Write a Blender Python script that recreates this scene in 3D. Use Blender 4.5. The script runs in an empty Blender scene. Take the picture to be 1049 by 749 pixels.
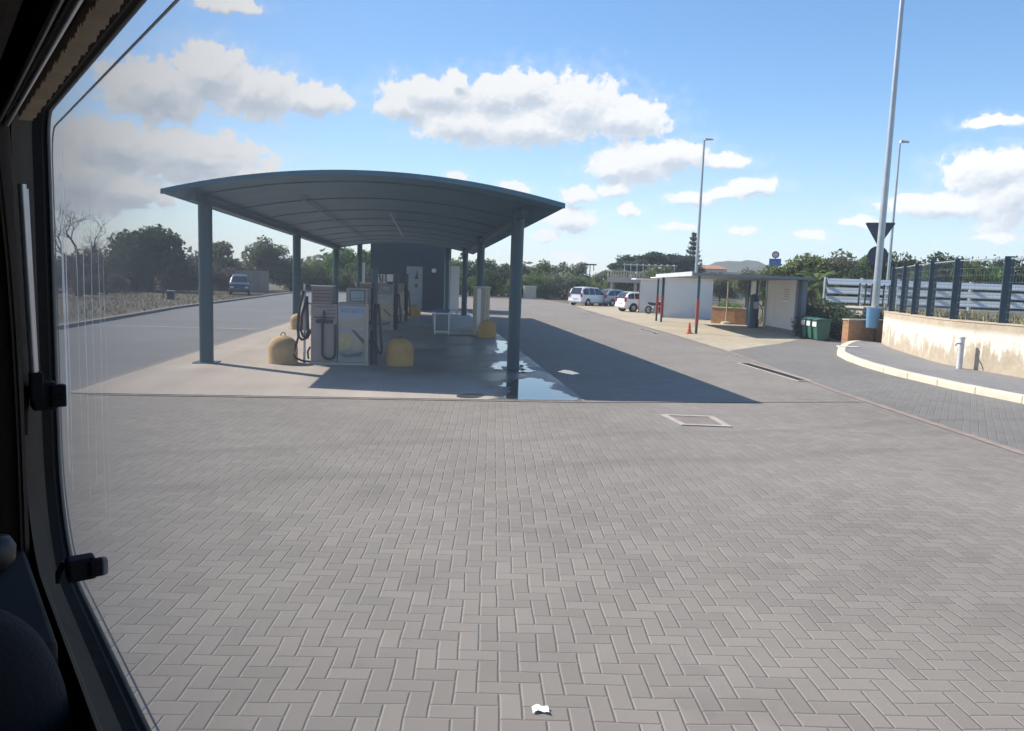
import bpy, bmesh, math, random
from math import sin, cos, pi, radians as R, sqrt, atan2
from mathutils import Vector, Matrix, noise as mnoise
random.seed(11)
S = bpy.context.scene
COL = S.collection

# ------------------------------------------------------------------ mesh helper
class MB:
    """collects shapes, then links them as ONE mesh object"""
    def __init__(s): s.v=[]; s.f=[]; s.m=[]
    def add(s, vs, fs, mi=0):
        o=len(s.v); s.v+= [tuple(v) for v in vs]; s.f+=[tuple(i+o for i in f) for f in fs]; s.m+=[mi]*len(fs); return s
    def box(s, x0,x1,y0,y1,z0,z1, mi=0):
        vs=[(x,y,z) for z in (z0,z1) for y in (y0,y1) for x in (x0,x1)]
        return s.add(vs,[(0,2,3,1),(4,5,7,6),(0,1,5,4),(2,6,7,3),(0,4,6,2),(1,3,7,5)],mi)
    def bar(s,p,q,w,h,up=(0,0,1),mi=0):
        p=Vector(p);q=Vector(q);d=(q-p).normalized();u=Vector(up)
        if abs(d.dot(u))>.99:u=Vector((1,0,0))
        a=d.cross(u).normalized();b=a.cross(d).normalized()
        vs=[c+a*i*w/2+b*j*h/2 for c in(p,q) for i,j in((-1,-1),(1,-1),(1,1),(-1,1))]
        return s.add(vs,[(3,2,1,0),(4,5,6,7),(0,1,5,4),(1,2,6,5),(2,3,7,6),(3,0,4,7)],mi)
    def tube(s,path,r,seg=8,mi=0,cap=True):
        P=[Vector(p) for p in path];n=len(P);rs=r if isinstance(r,(list,tuple)) else [r]*n
        vs=[];fs=[];a=None
        for i,p in enumerate(P):
            d=(P[min(i+1,n-1)]-P[max(i-1,0)]).normalized()
            if a is None:
                u=Vector((0,0,1)) if abs(d.z)<.9 else Vector((1,0,0)); a=d.cross(u).normalized()
            else: a=(a-d*a.dot(d)).normalized()
            b=d.cross(a)
            vs+=[p+(a*cos(2*pi*k/seg)+b*sin(2*pi*k/seg))*rs[i] for k in range(seg)]
        for i in range(n-1):
            for k in range(seg):
                k2=(k+1)%seg; fs.append((i*seg+k,i*seg+k2,(i+1)*seg+k2,(i+1)*seg+k))
        if cap: fs+=[tuple(range(seg))[::-1],tuple(range((n-1)*seg,n*seg))]
        return s.add(vs,fs,mi)
    def lathe(s,prof,seg=24,c=(0,0,0),mi=0):
        n=len(prof);vs=[(c[0]+r*cos(2*pi*k/seg),c[1]+r*sin(2*pi*k/seg),c[2]+z) for r,z in prof for k in range(seg)]
        fs=[(i*seg+k,i*seg+(k+1)%seg,(i+1)*seg+(k+1)%seg,(i+1)*seg+k) for i in range(n-1) for k in range(seg)]
        fs+=[tuple(range(seg))[::-1],tuple(range((n-1)*seg,n*seg))]
        return s.add(vs,fs,mi)
    def prism(s,poly,z0,z1,mi=0):
        n=len(poly);vs=[(x,y,z0) for x,y in poly]+[(x,y,z1) for x,y in poly]
        fs=[tuple(range(n))[::-1],tuple(range(n,2*n))]+[(i,(i+1)%n,n+(i+1)%n,n+i) for i in range(n)]
        return s.add(vs,fs,mi)
    def sheet(s,poly,z=0,mi=0):
        return s.add([(x,y,z) for x,y in poly],[tuple(range(len(poly)))],mi)
    def grid(s,fn,nu,nv,mi=0):
        vs=[fn(i/nu,j/nv) for j in range(nv+1) for i in range(nu+1)]
        w=nu+1
        return s.add(vs,[(j*w+i,j*w+i+1,(j+1)*w+i+1,(j+1)*w+i) for j in range(nv) for i in range(nu)],mi)
    def xf(s,M,start=0):
        s.v=s.v[:start]+[tuple(M@Vector(v)) for v in s.v[start:]]; return s
    def build(s,name,mats,parent=None,smooth=None,bevel=0,seg=2,recalc=True):
        me=bpy.data.meshes.new(name); me.from_pydata(s.v,[],s.f)
        if not isinstance(mats,(list,tuple)): mats=[mats]
        for m in mats: me.materials.append(m)
        if any(s.m): me.polygons.foreach_set('material_index',s.m)
        if recalc:
            b=bmesh.new(); b.from_mesh(me); bmesh.ops.recalc_face_normals(b,faces=b.faces); b.to_mesh(me); b.free()
        if smooth is not None:
            me.polygons.foreach_set('use_smooth',[True]*len(me.polygons))
            me.set_sharp_from_angle(angle=R(smooth))
        me.update()
        o=bpy.data.objects.new(name,me); COL.objects.link(o)
        if parent: o.parent=parent
        if bevel:
            md=o.modifiers.new('edge','BEVEL'); md.width=bevel; md.segments=seg; md.limit_method='ANGLE'; md.angle_limit=R(35)
        return o

def tag(o,label=None,cat=None,group=None,kind=None):
    if label:o['label']=label
    if cat:o['category']=cat
    if group:o['group']=group
    if kind:o['kind']=kind
    return o
def thing(name,label,cat,loc=(0,0,0),rz=0,group=None):
    o=bpy.data.objects.new(name,None); COL.objects.link(o); o.location=loc; o.rotation_euler=(0,0,rz); o.empty_display_size=.2
    return tag(o,label,cat,group)
def copy_tree(o,parent=None):
    c=o.copy(); COL.objects.link(c); c.parent=parent
    for ch in list(o.children): copy_tree(ch,c)
    return c

# ------------------------------------------------------------------ materials
def nt(name):
    m=bpy.data.materials.new(name); m.use_nodes=True; t=m.node_tree
    return m,t,t.nodes['Principled BSDF'],t.nodes['Material Output']
def N(t,typ,**kw):
    n=t.nodes.new(typ)
    for k,v in kw.items():
        if k.startswith('i_'):
            key=k[2:]; key=int(key) if key.isdigit() else key.replace('_',' ')
            n.inputs[key].default_value=v
        else: setattr(n,k,v)
    return n
def math_(t,op,a,b=None,c=None,clamp=False):
    n=t.nodes.new('ShaderNodeMath'); n.operation=op; n.use_clamp=clamp
    for i,x in enumerate((a,b,c)):
        if x is None: continue
        if isinstance(x,(int,float)): n.inputs[i].default_value=x
        else: t.links.new(x,n.inputs[i])
    return n.outputs[0]
def ramp(t,fac,stops):
    n=t.nodes.new('ShaderNodeValToRGB'); e=n.color_ramp.elements
    while len(e)<len(stops): e.new(.5)
    for i,(p,c) in enumerate(stops):
        e[i].position=p; e[i].color=(*c,1) if len(c)==3 else c
    t.links.new(fac,n.inputs[0]); return n.outputs[0]
def mixc(t,fac,a,b,mode='MIX'):
    n=t.nodes.new('ShaderNodeMix'); n.data_type='RGBA'; n.blend_type=mode
    for s_,x in ((n.inputs[0],fac),(n.inputs[6],a),(n.inputs[7],b)):
        if isinstance(x,(int,float)): s_.default_value=x
        elif isinstance(x,tuple): s_.default_value=(*x,1) if len(x)==3 else x
        else: t.links.new(x,s_)
    return n.outputs[2]
def noise(t,vec,scale,detail=4,rough=.55,w=None):
    n=N(t,'ShaderNodeTexNoise'); n.inputs['Scale'].default_value=scale; n.inputs['Detail'].default_value=detail; n.inputs['Roughness'].default_value=rough
    if vec is not None: t.links.new(vec,n.inputs['Vector'])
    return n.outputs['Fac']
def pos(t): return N(t,'ShaderNodeNewGeometry').outputs['Position']
def bump(t,bs,h,strength=.3,dist=.01):
    b=N(t,'ShaderNodeBump'); b.inputs['Strength'].default_value=strength; b.inputs['Distance'].default_value=dist
    t.links.new(h,b.inputs['Height']); t.links.new(b.outputs[0],bs.inputs['Normal'])
def plain(name,c,rough=.6,metal=0,var=.18,scale=3,bmp=0,bscale=40,spec=.5,coat=0):
    m,t,b,o=nt(name)
    b.inputs['Roughness'].default_value=rough; b.inputs['Metallic'].default_value=metal; b.inputs['Specular IOR Level'].default_value=spec
    b.inputs['Coat Weight'].default_value=coat
    p=pos(t); n1=noise(t,p,scale,6,.65); n2=noise(t,p,scale*9,3)
    f=math_(t,'ADD',math_(t,'MULTIPLY',n1,.7),math_(t,'MULTIPLY',n2,.3))
    lo=tuple(x*(1-var) for x in c); hi=tuple(min(1,x*(1+var)) for x in c)
    t.links.new(ramp(t,f,[(.32,lo),(.68,hi)]),b.inputs['Base Color'])
    if rough<.9: t.links.new(math_(t,'ADD',math_(t,'MULTIPLY',n2,.2),rough-.1,clamp=True),b.inputs['Roughness'])
    if bmp: bump(t,b,noise(t,p,bscale,4,.6),bmp,.01)
    return m
M={}
M['steel_green']=plain('green_painted_steel',(.022,.066,.088),.45,0,.25,2.0)
M['soffit']=plain('green_soffit_sheet',(.062,.150,.205),.65,0,.22,1.2)  # base colour lightened and blued to carry the sky veil of the window
M['galv']=plain('galvanised_steel',(.42,.44,.46),.42,.65,.15,2)
M['galv_dull']=plain('dull_zinc',(.55,.56,.57),.55,.1,.15,2)
M['white']=plain('white_paint',(.74,.75,.74),.5,0,.06,1.5)
M['panel']=plain('pale_sandwich_panel',(.66,.67,.66),.55,0,.07,1.1)
M['black']=plain('black_rubber',(.005,.005,.0055),.75,0,.2,6,spec=.1)
M['hose']=plain('black_hose',(.014,.014,.016),.4,0,.2,6)
M['dark']=plain('dark_plastic',(.022,.024,.028),.45,0,.2,5)
M['pump']=plain('grey_pump_enamel',(.27,.235,.22),.45,0,.12,2)
M['pumphead']=plain('red_brown_pump_head',(.25,.185,.17),.5,0,.15,4)
M['cream']=plain('cream_enamel',(.42,.34,.25),.5,0,.12,3)
M['red']=plain('red_paint',(.36,.05,.04),.5,0,.2,4)
M['yellow']=plain('ochre_yellow_bollard_paint',(.48,.275,.085),.75,0,.22,3.5,.35,60)
M['stonebol']=plain('worn_ochre_concrete',(.45,.30,.14),.85,0,.25,3.5,.5,50)
M['glassdark']=plain('dark_window_glass',(.02,.025,.03),.08,0,.2,2,spec=.8)
M['tyre']=plain('tyre_rubber',(.02,.02,.021),.8,0,.2,9)
M['alloy']=plain('alloy_rim',(.5,.5,.52),.35,.7,.1,6)
M['carwhite']=plain('white_car_paint',(.78,.79,.8),.28,0,.03,1,coat=.6)
M['carsilver']=plain('silver_blue_car_paint',(.40,.44,.48),.3,.4,.05,1,coat=.6)
M['carblue']=plain('blue_grey_van_paint',(.05,.066,.084),.32,.2,.06,1,coat=.5)
M['lampred']=plain('red_lamp_lens',(.4,.02,.02),.2,0,.1,8)
M['lampwhite']=plain('clear_lamp_lens',(.7,.72,.74),.15,0,.05,8)
M['orange']=plain('orange_plastic',(.62,.12,.04),.5,0,.12,8)
M['bin']=plain('green_bin_plastic',(.022,.105,.062),.5,0,.15,4)
M['binlid']=plain('dark_green_lid',(.035,.12,.085),.5,0,.15,4)
M['bluecan']=plain('light_blue_plastic',(.16,.36,.58),.5,0,.12,5)
M['bluedrum']=plain('dark_blue_cylinder_paint',(.03,.06,.11),.4,0,.15,4)
M['bluesign']=plain('blue_sign_face',(.03,.15,.5),.5,0,.05,2)
M['signback']=plain('grey_sign_back',(.035,.05,.08),.6,0,.1,4)
M['concrete']=plain('pale_concrete',(.46,.42,.35),.9,0,.18,1.3,.35,30)
M['kerb']=plain('pale_kerb_stone',(.60,.52,.40),.9,0,.18,2.2,.4,35)
M['kerbgrey']=plain('grey_kerb_stone',(.26,.25,.23),.9,0,.2,2,.4,30)
M['edging']=plain('reddish_edging_stone',(.25,.195,.16),.9,0,.35,4,.3,60)
M['earth']=None
M['bark']=plain('bark',(.10,.075,.055),.95,0,.3,6,.6,25)
M['roofred']=plain('terracotta',(.36,.17,.10),.9,0,.2,3)
M['render']=plain('cream_render',(.55,.49,.40),.9,0,.12,1)
M['barrier']=plain('pale_galvanised_barrier',(.60,.61,.60),.6,.05,.1,1.2)
M['mat_interior']=plain('dark_interior_board',(.028,.024,.02),.8,0,.2,4)
M['frame_beige']=plain('aged_beige_plastic',(.20,.165,.125),.6,0,.12,6,.05,80)
M['sillgrey']=plain('dusty_grey_sill',(.055,.047,.037),.8,0,.25,14,spec=.12)
M['blind']=plain('beige_pleated_fabric',(.36,.29,.22),.9,0,.15,20)
M['alu']=plain('brushed_aluminium',(.5,.5,.52),.35,.8,.1,20)
M['curtain']=plain('dark_brown_curtain',(.035,.024,.018),.95,0,.3,12)
M['navy']=plain('dark_navy_upholstery',(.0035,.0038,.008),.95,0,.3,30,.3,200)
M['latch']=plain('black_latch_plastic',(.006,.006,.007),.6,0,.2,9,spec=.2)
M['oldstone']=plain('worn_stone_surround',(.36,.325,.28),.9,0,.25,5,.4,40)
M['wire']=plain('thin_grey_wire',(.16,.19,.22),.5,.3,.1,3)
M['fence']=plain('dark_blue_green_fence_paint',(.015,.043,.060),.5,0,.35,5)
M['paper']=plain('white_litter_paper',(.8,.8,.78),.8,0,.04,10)
M['metalgrate']=plain('dark_cast_iron',(.07,.065,.06),.6,.4,.25,20)

def leafmat(name,c,c2,tr=.40):
    m,t,b,o=nt(name); b.inputs['Roughness'].default_value=.75; b.inputs['Specular IOR Level'].default_value=.25
    oi=N(t,'ShaderNodeObjectInfo'); p=pos(t)
    n1=noise(t,p,.8,3); n2=noise(t,p,7,2)
    f=math_(t,'ADD',math_(t,'MULTIPLY',n1,.55),math_(t,'MULTIPLY',n2,.45))
    col=ramp(t,f,[(.28,c),(.66,tuple(1.35*v for v in c2))])
    hs=N(t,'ShaderNodeHueSaturation'); t.links.new(col,hs.inputs['Color'])
    t.links.new(math_(t,'ADD',math_(t,'MULTIPLY',oi.outputs['Random'],.5),.75),hs.inputs['Value'])
    t.links.new(math_(t,'ADD',math_(t,'MULTIPLY',oi.outputs['Random'],.05),.475),hs.inputs['Hue'])
    t.links.new(hs.outputs[0],b.inputs['Base Color'])
    tl=N(t,'ShaderNodeBsdfTranslucent'); t.links.new(hs.outputs[0],tl.inputs[0])
    mx=N(t,'ShaderNodeMixShader'); mx.inputs[0].default_value=tr
    t.links.new(b.outputs[0],mx.inputs[1]); t.links.new(tl.outputs[0],mx.inputs[2]); t.links.new(mx.outputs[0],o.inputs[0])
    return m
M['leaf_dark']=leafmat('dark_leaves',(.022,.036,.018),(.06,.085,.035))
M['leaf_mid']=leafmat('mid_green_leaves',(.045,.075,.022),(.15,.20,.06))
M['leaf_olive']=leafmat('grey_olive_leaves',(.06,.072,.045),(.18,.195,.115))
M['leaf_bright']=leafmat('fresh_green_leaves',(.05,.09,.025),(.15,.21,.06))
M['leaf_dry']=leafmat('dry_brown_foliage',(.075,.06,.045),(.16,.125,.095))
M['leaf_pine']=leafmat('pine_needles',(.018,.035,.022),(.045,.07,.04))

def mat_paver(name,c_lo,c_hi,rot,w=.116,bstr=.85,tint=(1,1,1)):
    """2:1 herringbone concrete block paving, one block = one random tone, chamfered joints"""
    m,t,b,o=nt(name); L=t.links.new
    p=pos(t)
    mp=N(t,'ShaderNodeMapping'); mp.inputs['Rotation'].default_value=(0,0,rot); mp.inputs['Scale'].default_value=(1/w,1/w,1/w)
    wob=N(t,'ShaderNodeTexNoise'); wob.inputs['Scale'].default_value=1.1; wob.inputs['Detail'].default_value=2; L(p,wob.inputs['Vector'])
    va=N(t,'ShaderNodeVectorMath',operation='MULTIPLY_ADD'); L(wob.outputs['Color'],va.inputs[0]); va.inputs[1].default_value=(.05,.05,0); L(p,va.inputs[2])
    L(va.outputs[0],mp.inputs['Vector'])
    sx=N(t,'ShaderNodeSeparateXYZ'); L(mp.outputs[0],sx.inputs[0]); x,y=sx.outputs[0],sx.outputs[1]
    i=math_(t,'FLOOR',x); j=math_(t,'FLOOR',y); fx=math_(t,'SUBTRACT',x,i); fy=math_(t,'SUBTRACT',y,j)
    k=math_(t,'FLOORED_MODULO',math_(t,'SUBTRACT',i,j),4.0)
    k1=math_(t,'COMPARE',k,1.0,.1); k2=math_(t,'COMPARE',k,2.0,.1)
    vert=math_(t,'GREATER_THAN',k,1.5); hor=math_(t,'SUBTRACT',1.0,vert)
    bx=math_(t,'ADD',fx,k1); by=math_(t,'ADD',fy,k2)
    Lx=math_(t,'ADD',1.0,hor); Ly=math_(t,'ADD',1.0,vert)
    dx=math_(t,'MINIMUM',bx,math_(t,'SUBTRACT',Lx,bx)); dy=math_(t,'MINIMUM',by,math_(t,'SUBTRACT',Ly,by))
    n_e=noise(t,mp.outputs[0],2.3,3)
    d=math_(t,'ADD',math_(t,'MINIMUM',dx,dy),math_(t,'MULTIPLY',math_(t,'SUBTRACT',n_e,.5),.03))
    cx=N(t,'ShaderNodeCombineXYZ'); L(math_(t,'SUBTRACT',i,k1),cx.inputs[0]); L(math_(t,'SUBTRACT',j,k2),cx.inputs[1]); 
    wn=N(t,'ShaderNodeTexWhiteNoise'); wn.noise_dimensions='3D'; L(cx.outputs[0],wn.inputs['Vector'])
    rnd=wn.outputs['Value']
    big=noise(t,p,.28,4,.6); mid=noise(t,p,1.6,4,.6); fine=noise(t,p,75,5,.75)
    tone=math_(t,'ADD',math_(t,'ADD',math_(t,'MULTIPLY',rnd,.15),math_(t,'MULTIPLY',big,.50)),math_(t,'ADD',math_(t,'MULTIPLY',mid,.2),math_(t,'MULTIPLY',fine,.46)))
    face=ramp(t,tone,[(.42,c_lo),(.95,c_hi)])
    # sparse darker stains with a shape of their own
    st=noise(t,p,.9,5,.62); stm=math_(t,'MULTIPLY',math_(t,'SUBTRACT',st,.575,clamp=True),2.4,clamp=True)
    face=mixc(t,stm,face,tuple(v*.62 for v in c_lo))
    odd=math_(t,'MULTIPLY',math_(t,'GREATER_THAN',wn.outputs['Value'],.955),.26)
    face=mixc(t,odd,face,(c_lo[0]*.62,c_lo[1]*.68,c_lo[2]*.76))
    # two faint rubber tracks and sand drifts crossing the yard
    sxy=N(t,'ShaderNodeSeparateXYZ'); L(p,sxy.inputs[0])
    tk=math_(t,'ADD',math_(t,'SUBTRACT',sxy.outputs[1],math_(t,'MULTIPLY',sxy.outputs[0],.22)),math_(t,'MULTIPLY',math_(t,'SUBTRACT',big,.5),1.2))
    t1=math_(t,'SUBTRACT',1.0,math_(t,'DIVIDE',math_(t,'ABSOLUTE',math_(t,'SUBTRACT',tk,8.1)),.24),clamp=True)
    t2=math_(t,'SUBTRACT',1.0,math_(t,'DIVIDE',math_(t,'ABSOLUTE',math_(t,'SUBTRACT',tk,9.75)),.24),clamp=True)
    trk=math_(t,'MULTIPLY',math_(t,'MULTIPLY',math_(t,'MAXIMUM',t1,t2),mid),.42)
    face=mixc(t,trk,face,tuple(v*.5 for v in c_lo))
    sand=math_(t,'MULTIPLY',math_(t,'SUBTRACT',noise(t,p,.19,6,.68),.56,clamp=True),1.9,clamp=True)
    face=mixc(t,sand,face,(c_hi[0]*1.12,c_hi[1]*1.08,c_hi[2]*1.0))
    jt=math_(t,'SUBTRACT',1.0,math_(t,'DIVIDE',math_(t,'SUBTRACT',d,.018,clamp=True),.035,clamp=True))
    jn=math_(t,'MULTIPLY',jt,math_(t,'ADD',.35,math_(t,'MULTIPLY',mid,.9),clamp=True))
    dust=mixc(t,noise(t,p,.55,3),tuple(v*.66 for v in c_lo),tuple(v*1.15 for v in c_hi))
    L(mixc(t,jn,face,dust),b.inputs['Base Color'])
    h=math_(t,'MULTIPLY',math_(t,'DIVIDE',d,.085,clamp=True),.007)
    # each block sits a hair higher or lower
    h=math_(t,'ADD',h,math_(t,'MULTIPLY',rnd,.0022)); h=math_(t,'ADD',h,math_(t,'MULTIPLY',fine,.0026))
    bm=N(t,'ShaderNodeBump'); bm.inputs['Strength'].default_value=bstr; bm.inputs['Distance'].default_value=1.0; L(h,bm.inputs['Height']); L(bm.outputs[0],b.inputs['Normal'])
    b.inputs['Roughness'].default_value=.82; b.inputs['Specular IOR Level'].default_value=.35
    return m
M['paver']=mat_paver('grey_block_paving',(.158,.138,.116),(.284,.251,.214),R(5.2))
M['paver_lane']=mat_paver('darker_grey_block_paving',(.130,.120,.105),(.235,.217,.193),R(38))
M['paver_walk']=mat_paver('grey_walk_paving',(.15,.145,.14),(.26,.25,.24),R(20))
M['paver_bay']=mat_paver('sandy_block_paving',(.28,.23,.155),(.54,.455,.325),R(-9),w=.22)

def mat_asphalt():
    m,t,b,o=nt('worn_asphalt'); p=pos(t)
    a=noise(t,p,.25,5,.6); c=noise(t,p,45,3,.7)
    f=math_(t,'ADD',math_(t,'MULTIPLY',a,.7),math_(t,'MULTIPLY',c,.3))
    t.links.new(ramp(t,f,[(.3,(.095,.095,.097)),(.7,(.17,.168,.165))]),b.inputs['Base Color'])
    b.inputs['Roughness'].default_value=.85; bump(t,b,c,.35,.01); return m
M['asphalt']=mat_asphalt()
def mat_slab():
    m,t,b,o=nt('wet_stained_shaded_concrete'); p=pos(t); L=t.links.new
    sx=N(t,'ShaderNodeSeparateXYZ'); L(p,sx.inputs[0])
    # washed down lengthways: streaks along the forecourt
    mp=N(t,'ShaderNodeMapping'); mp.inputs['Scale'].default_value=(1,.16,1); L(p,mp.inputs['Vector'])
    s=noise(t,mp.outputs[0],1.6,5,.6); a=noise(t,p,.5,5,.6); c=noise(t,p,30,3,.7)
    f=math_(t,'ADD',math_(t,'ADD',math_(t,'MULTIPLY',s,.4),math_(t,'MULTIPLY',a,.4)),math_(t,'MULTIPLY',c,.2))
    dry=ramp(t,f,[(.32,(.27,.22,.18)),(.68,(.45,.385,.32))])
    wetn=noise(t,p,.35,4,.6)
    # damp by the islands and rightward; dark blued colour also carries canopy shade
    wx=math_(t,'MULTIPLY',math_(t,'SUBTRACT',sx.outputs[0],-2.6),.5,clamp=True)
    wy=math_(t,'MULTIPLY',math_(t,'SUBTRACT',sx.outputs[1],14.0),.5,clamp=True)
    wet=math_(t,'MULTIPLY',math_(t,'MULTIPLY',wx,wy),math_(t,'MULTIPLY',math_(t,'SUBTRACT',wetn,.30,clamp=True),4.0,clamp=True))
    L(mixc(t,wet,dry,mixc(t,.72,dry,(.07,.075,.08))),b.inputs['Base Color'])
    L(math_(t,'SUBTRACT',.85,math_(t,'MULTIPLY',wet,.5)),b.inputs['Roughness'])
    bump(t,b,c,.2,.008); return m
M['slab']=mat_slab()
def mat_water():
    m,t,b,o=nt('puddle_water'); b.inputs['Base Color'].default_value=(.03,.03,.03,1); b.inputs['Roughness'].default_value=.03; b.inputs['IOR'].default_value=1.5
    b.inputs['Specular IOR Level'].default_value=.9
    bump(t,b,noise(t,pos(t),3,2),.02,.01); return m
M['water']=mat_water()
M['oil']=plain('oil_stain',(.05,.048,.05),.35,0,.3,5)
def mat_earth():
    m,t,b,o=nt('dry_grass_ground'); p=pos(t)
    a=noise(t,p,.06,5,.6); c=noise(t,p,2.5,5,.7)
    f=math_(t,'ADD',math_(t,'MULTIPLY',a,.5),math_(t,'MULTIPLY',c,.5))
    t.links.new(ramp(t,f,[(.3,(.05,.05,.025)),(.5,(.105,.088,.045)),(.7,(.17,.135,.075))]),b.inputs['Base Color'])
    b.inputs['Roughness'].default_value=.95; bump(t,b,c,.6,.05); return m
M['earth']=mat_earth()
def mat_wall():
    """tan render with ragged pale efflorescence on its upper part"""
    m,t,b,o=nt('weathered_retaining_wall'); p=pos(t); L=t.links.new
    sx=N(t,'ShaderNodeSeparateXYZ'); L(p,sx.inputs[0])
    n1=noise(t,p,1.4,6,.65); n2=noise(t,p,9,4,.7); mp=N(t,'ShaderNodeMapping'); mp.inputs['Scale'].default_value=(3.5,3.5,.45); L(p,mp.inputs['Vector']); n3=noise(t,mp.outputs[0],1.5,4,.7)
    base=ramp(t,math_(t,'ADD',math_(t,'MULTIPLY',n1,.6),math_(t,'MULTIPLY',n2,.4)),[(.3,(.30,.245,.175)),(.7,(.50,.42,.31))])
    e=math_(t,'ADD',math_(t,'MULTIPLY',math_(t,'SUBTRACT',sx.outputs[2],.56),1.2),math_(t,'ADD',math_(t,'MULTIPLY',math_(t,'SUBTRACT',n1,.5),2.6),math_(t,'MULTIPLY',math_(t,'SUBTRACT',n3,.5),2.6)))
    e=math_(t,'MULTIPLY',e,3.0,clamp=True)
    top=math_(t,'SUBTRACT',1.0,math_(t,'MULTIPLY',math_(t,'SUBTRACT',math_(t,'ADD',sx.outputs[2],math_(t,'MULTIPLY',n2,.25)),1.28),7.0,clamp=True))
    e=math_(t,'MULTIPLY',math_(t,'MULTIPLY',e,top),math_(t,'ADD',.45,math_(t,'MULTIPLY',n2,.8),clamp=True))
    L(mixc(t,e,base,(.66,.61,.53)),b.inputs['Base Color']); b.inputs['Roughness'].default_value=.95
    bump(t,b,math_(t,'ADD',n2,n1),.5,.02); return m
M['retwall']=mat_wall()
def mat_stone(name,a,c2,mortar,sc):
    m,t,b,o=nt(name); tc=N(t,'ShaderNodeTexCoord'); L=t.links.new
    mp=N(t,'ShaderNodeMapping'); mp.inputs['Rotation'].default_value=(R(90),0,0); L(tc.outputs['Object'],mp.inputs['Vector'])
    br=N(t,'ShaderNodeTexBrick'); L(mp.outputs[0],br.inputs['Vector']); br.inputs['Scale'].default_value=sc; br.inputs['Color1'].default_value=(*a,1); br.inputs['Color2'].default_value=(*c2,1); br.inputs['Mortar'].default_value=(*mortar,1); br.inputs['Mortar Size'].default_value=.012
    nn=noise(t,tc.outputs['Object'],5,5,.65)
    L(mixc(t,.45,br.outputs['Color'],ramp(t,nn,[(.3,tuple(v*.5 for v in a)),(.7,c2)])),b.inputs['Base Color']); b.inputs['Roughness'].default_value=.92
    bump(t,b,math_(t,'ADD',math_(t,'MULTIPLY',br.outputs['Fac'],-1.0),nn),.5,.02); return m
M['stone']=mat_stone('orange_stone_blocks',(.36,.17,.085),(.50,.27,.14),(.40,.31,.22),2.4)
def mat_hill():
    m,t,b,o=nt('scrubby_hill'); p=pos(t); a=noise(t,p,.02,6,.7); c=noise(t,p,.15,4,.7)
    t.links.new(ramp(t,math_(t,'ADD',math_(t,'MULTIPLY',a,.5),math_(t,'MULTIPLY',c,.5)),[(.35,(.02,.03,.012)),(.55,(.045,.045,.022)),(.7,(.09,.078,.05))]),b.inputs['Base Color']); b.inputs['Roughness'].default_value=1
    return m
M['hill']=mat_hill()
def mat_poster():
    """weathered advertising poster: pale blue top, yellowish and grey picture below"""
    m,t,b,o=nt('weathered_pump_poster'); tc=N(t,'ShaderNodeTexCoord'); L=t.links.new
    sx=N(t,'ShaderNodeSeparateXYZ'); L(tc.outputs['Object'],sx.inputs[0])
    n1=noise(t,tc.outputs['Object'],4.5,3,.5); n2=noise(t,tc.outputs['Object'],22,3)
    z=math_(t,'DIVIDE',math_(t,'ADD',sx.outputs[2],math_(t,'MULTIPLY',math_(t,'SUBTRACT',n1,.5),.4)),1.4)
    col=ramp(t,z,[(.05,(.30,.36,.33)),(.2,(.26,.24,.24)),(.34,(.42,.36,.22)),(.52,(.40,.38,.33)),(.62,(.34,.33,.36)),(.72,(.42,.36,.24)),(.92,(.34,.40,.47))])
    L(mixc(t,math_(t,'MULTIPLY',n2,.25),col,(.2,.2,.22)),b.inputs['Base Color']); b.inputs['Roughness'].default_value=.45
    return m
M['poster']=mat_poster()
def mat_volume(name,col,dens,aniso=0.0):
    m=bpy.data.materials.new(name); m.use_nodes=True; t=m.node_tree; t.nodes.remove(t.nodes['Principled BSDF'])
    v=N(t,'ShaderNodeVolumePrincipled'); v.inputs['Color'].default_value=(*col,1); v.inputs['Density'].default_value=dens; v.inputs['Anisotropy'].default_value=aniso
    t.links.new(v.outputs[0],t.nodes['Material Output'].inputs['Volume']); return m
# tuning
PANE_D=60.0; PANE_C=(.42,.405,.39); HAZE_D=0.0004
SKY_AIR=1.0; SKY_DUST=.4; SKY_OZ=2.5; SKY_S=.088; SKY_SAT=1.2; SUN_E=3.5; CLOUD_S=5.6; SKY_VH=14.0; SKY_V=.5
EXPO=1.40
# ================================================================== SETTING
def st(name,mb,m,**k): return tag(mb.build(name,m,**k),kind='structure')
st('ground',MB().sheet([(-2500,-400),(2500,-400),(2500,2600),(-2500,2600)],-.03),M['earth'],recalc=False)
BAND=[(8.1,-12),(8.25,3),(8.4,9.4),(9.04,15.2),(9.75,20),(10.52,24.9),(11.34,33),(12.3,46),(13.36,61.3),(15.4,77),(15.6,96)]
KERB=[(12.9,-12),(12.62,4),(12.51,14.1),(12.46,16),(12.69,18.6),(13.1,20.6),(13.64,22.4),(14.4,24.3),(15.49,26.1),(16.7,27.9),(18.0,29.6)]
WALL=[(15.6,-12),(15.5,8),(15.40,14),(15.38,17.4),(15.42,19.9),(15.8,21.5),(16.32,22.9),(17.0,24.7),(17.9,26.9),(19.0,29.1)]
st('asphalt_lot',MB().sheet([(-11.5,10),(-6,10),(-6,96),(-15.6,96),(-15.4,90),(-14,44),(-12.87,31.2),(-12.2,22),(-30,20),(-30,10)],-.006),M['asphalt'])
st('paved_yard',MB().sheet([(-30,-14),*BAND,(-6.2,96),(-6.2,13.3),(-30,13.3)],0),M['paver'])
st('lane',MB().sheet([*BAND[:6],(12.6,27.2),(14.68,29.3),(17.3,32.6),(19.2,31.4),*KERB[::-1]],.004),M['paver_lane'])
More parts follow.
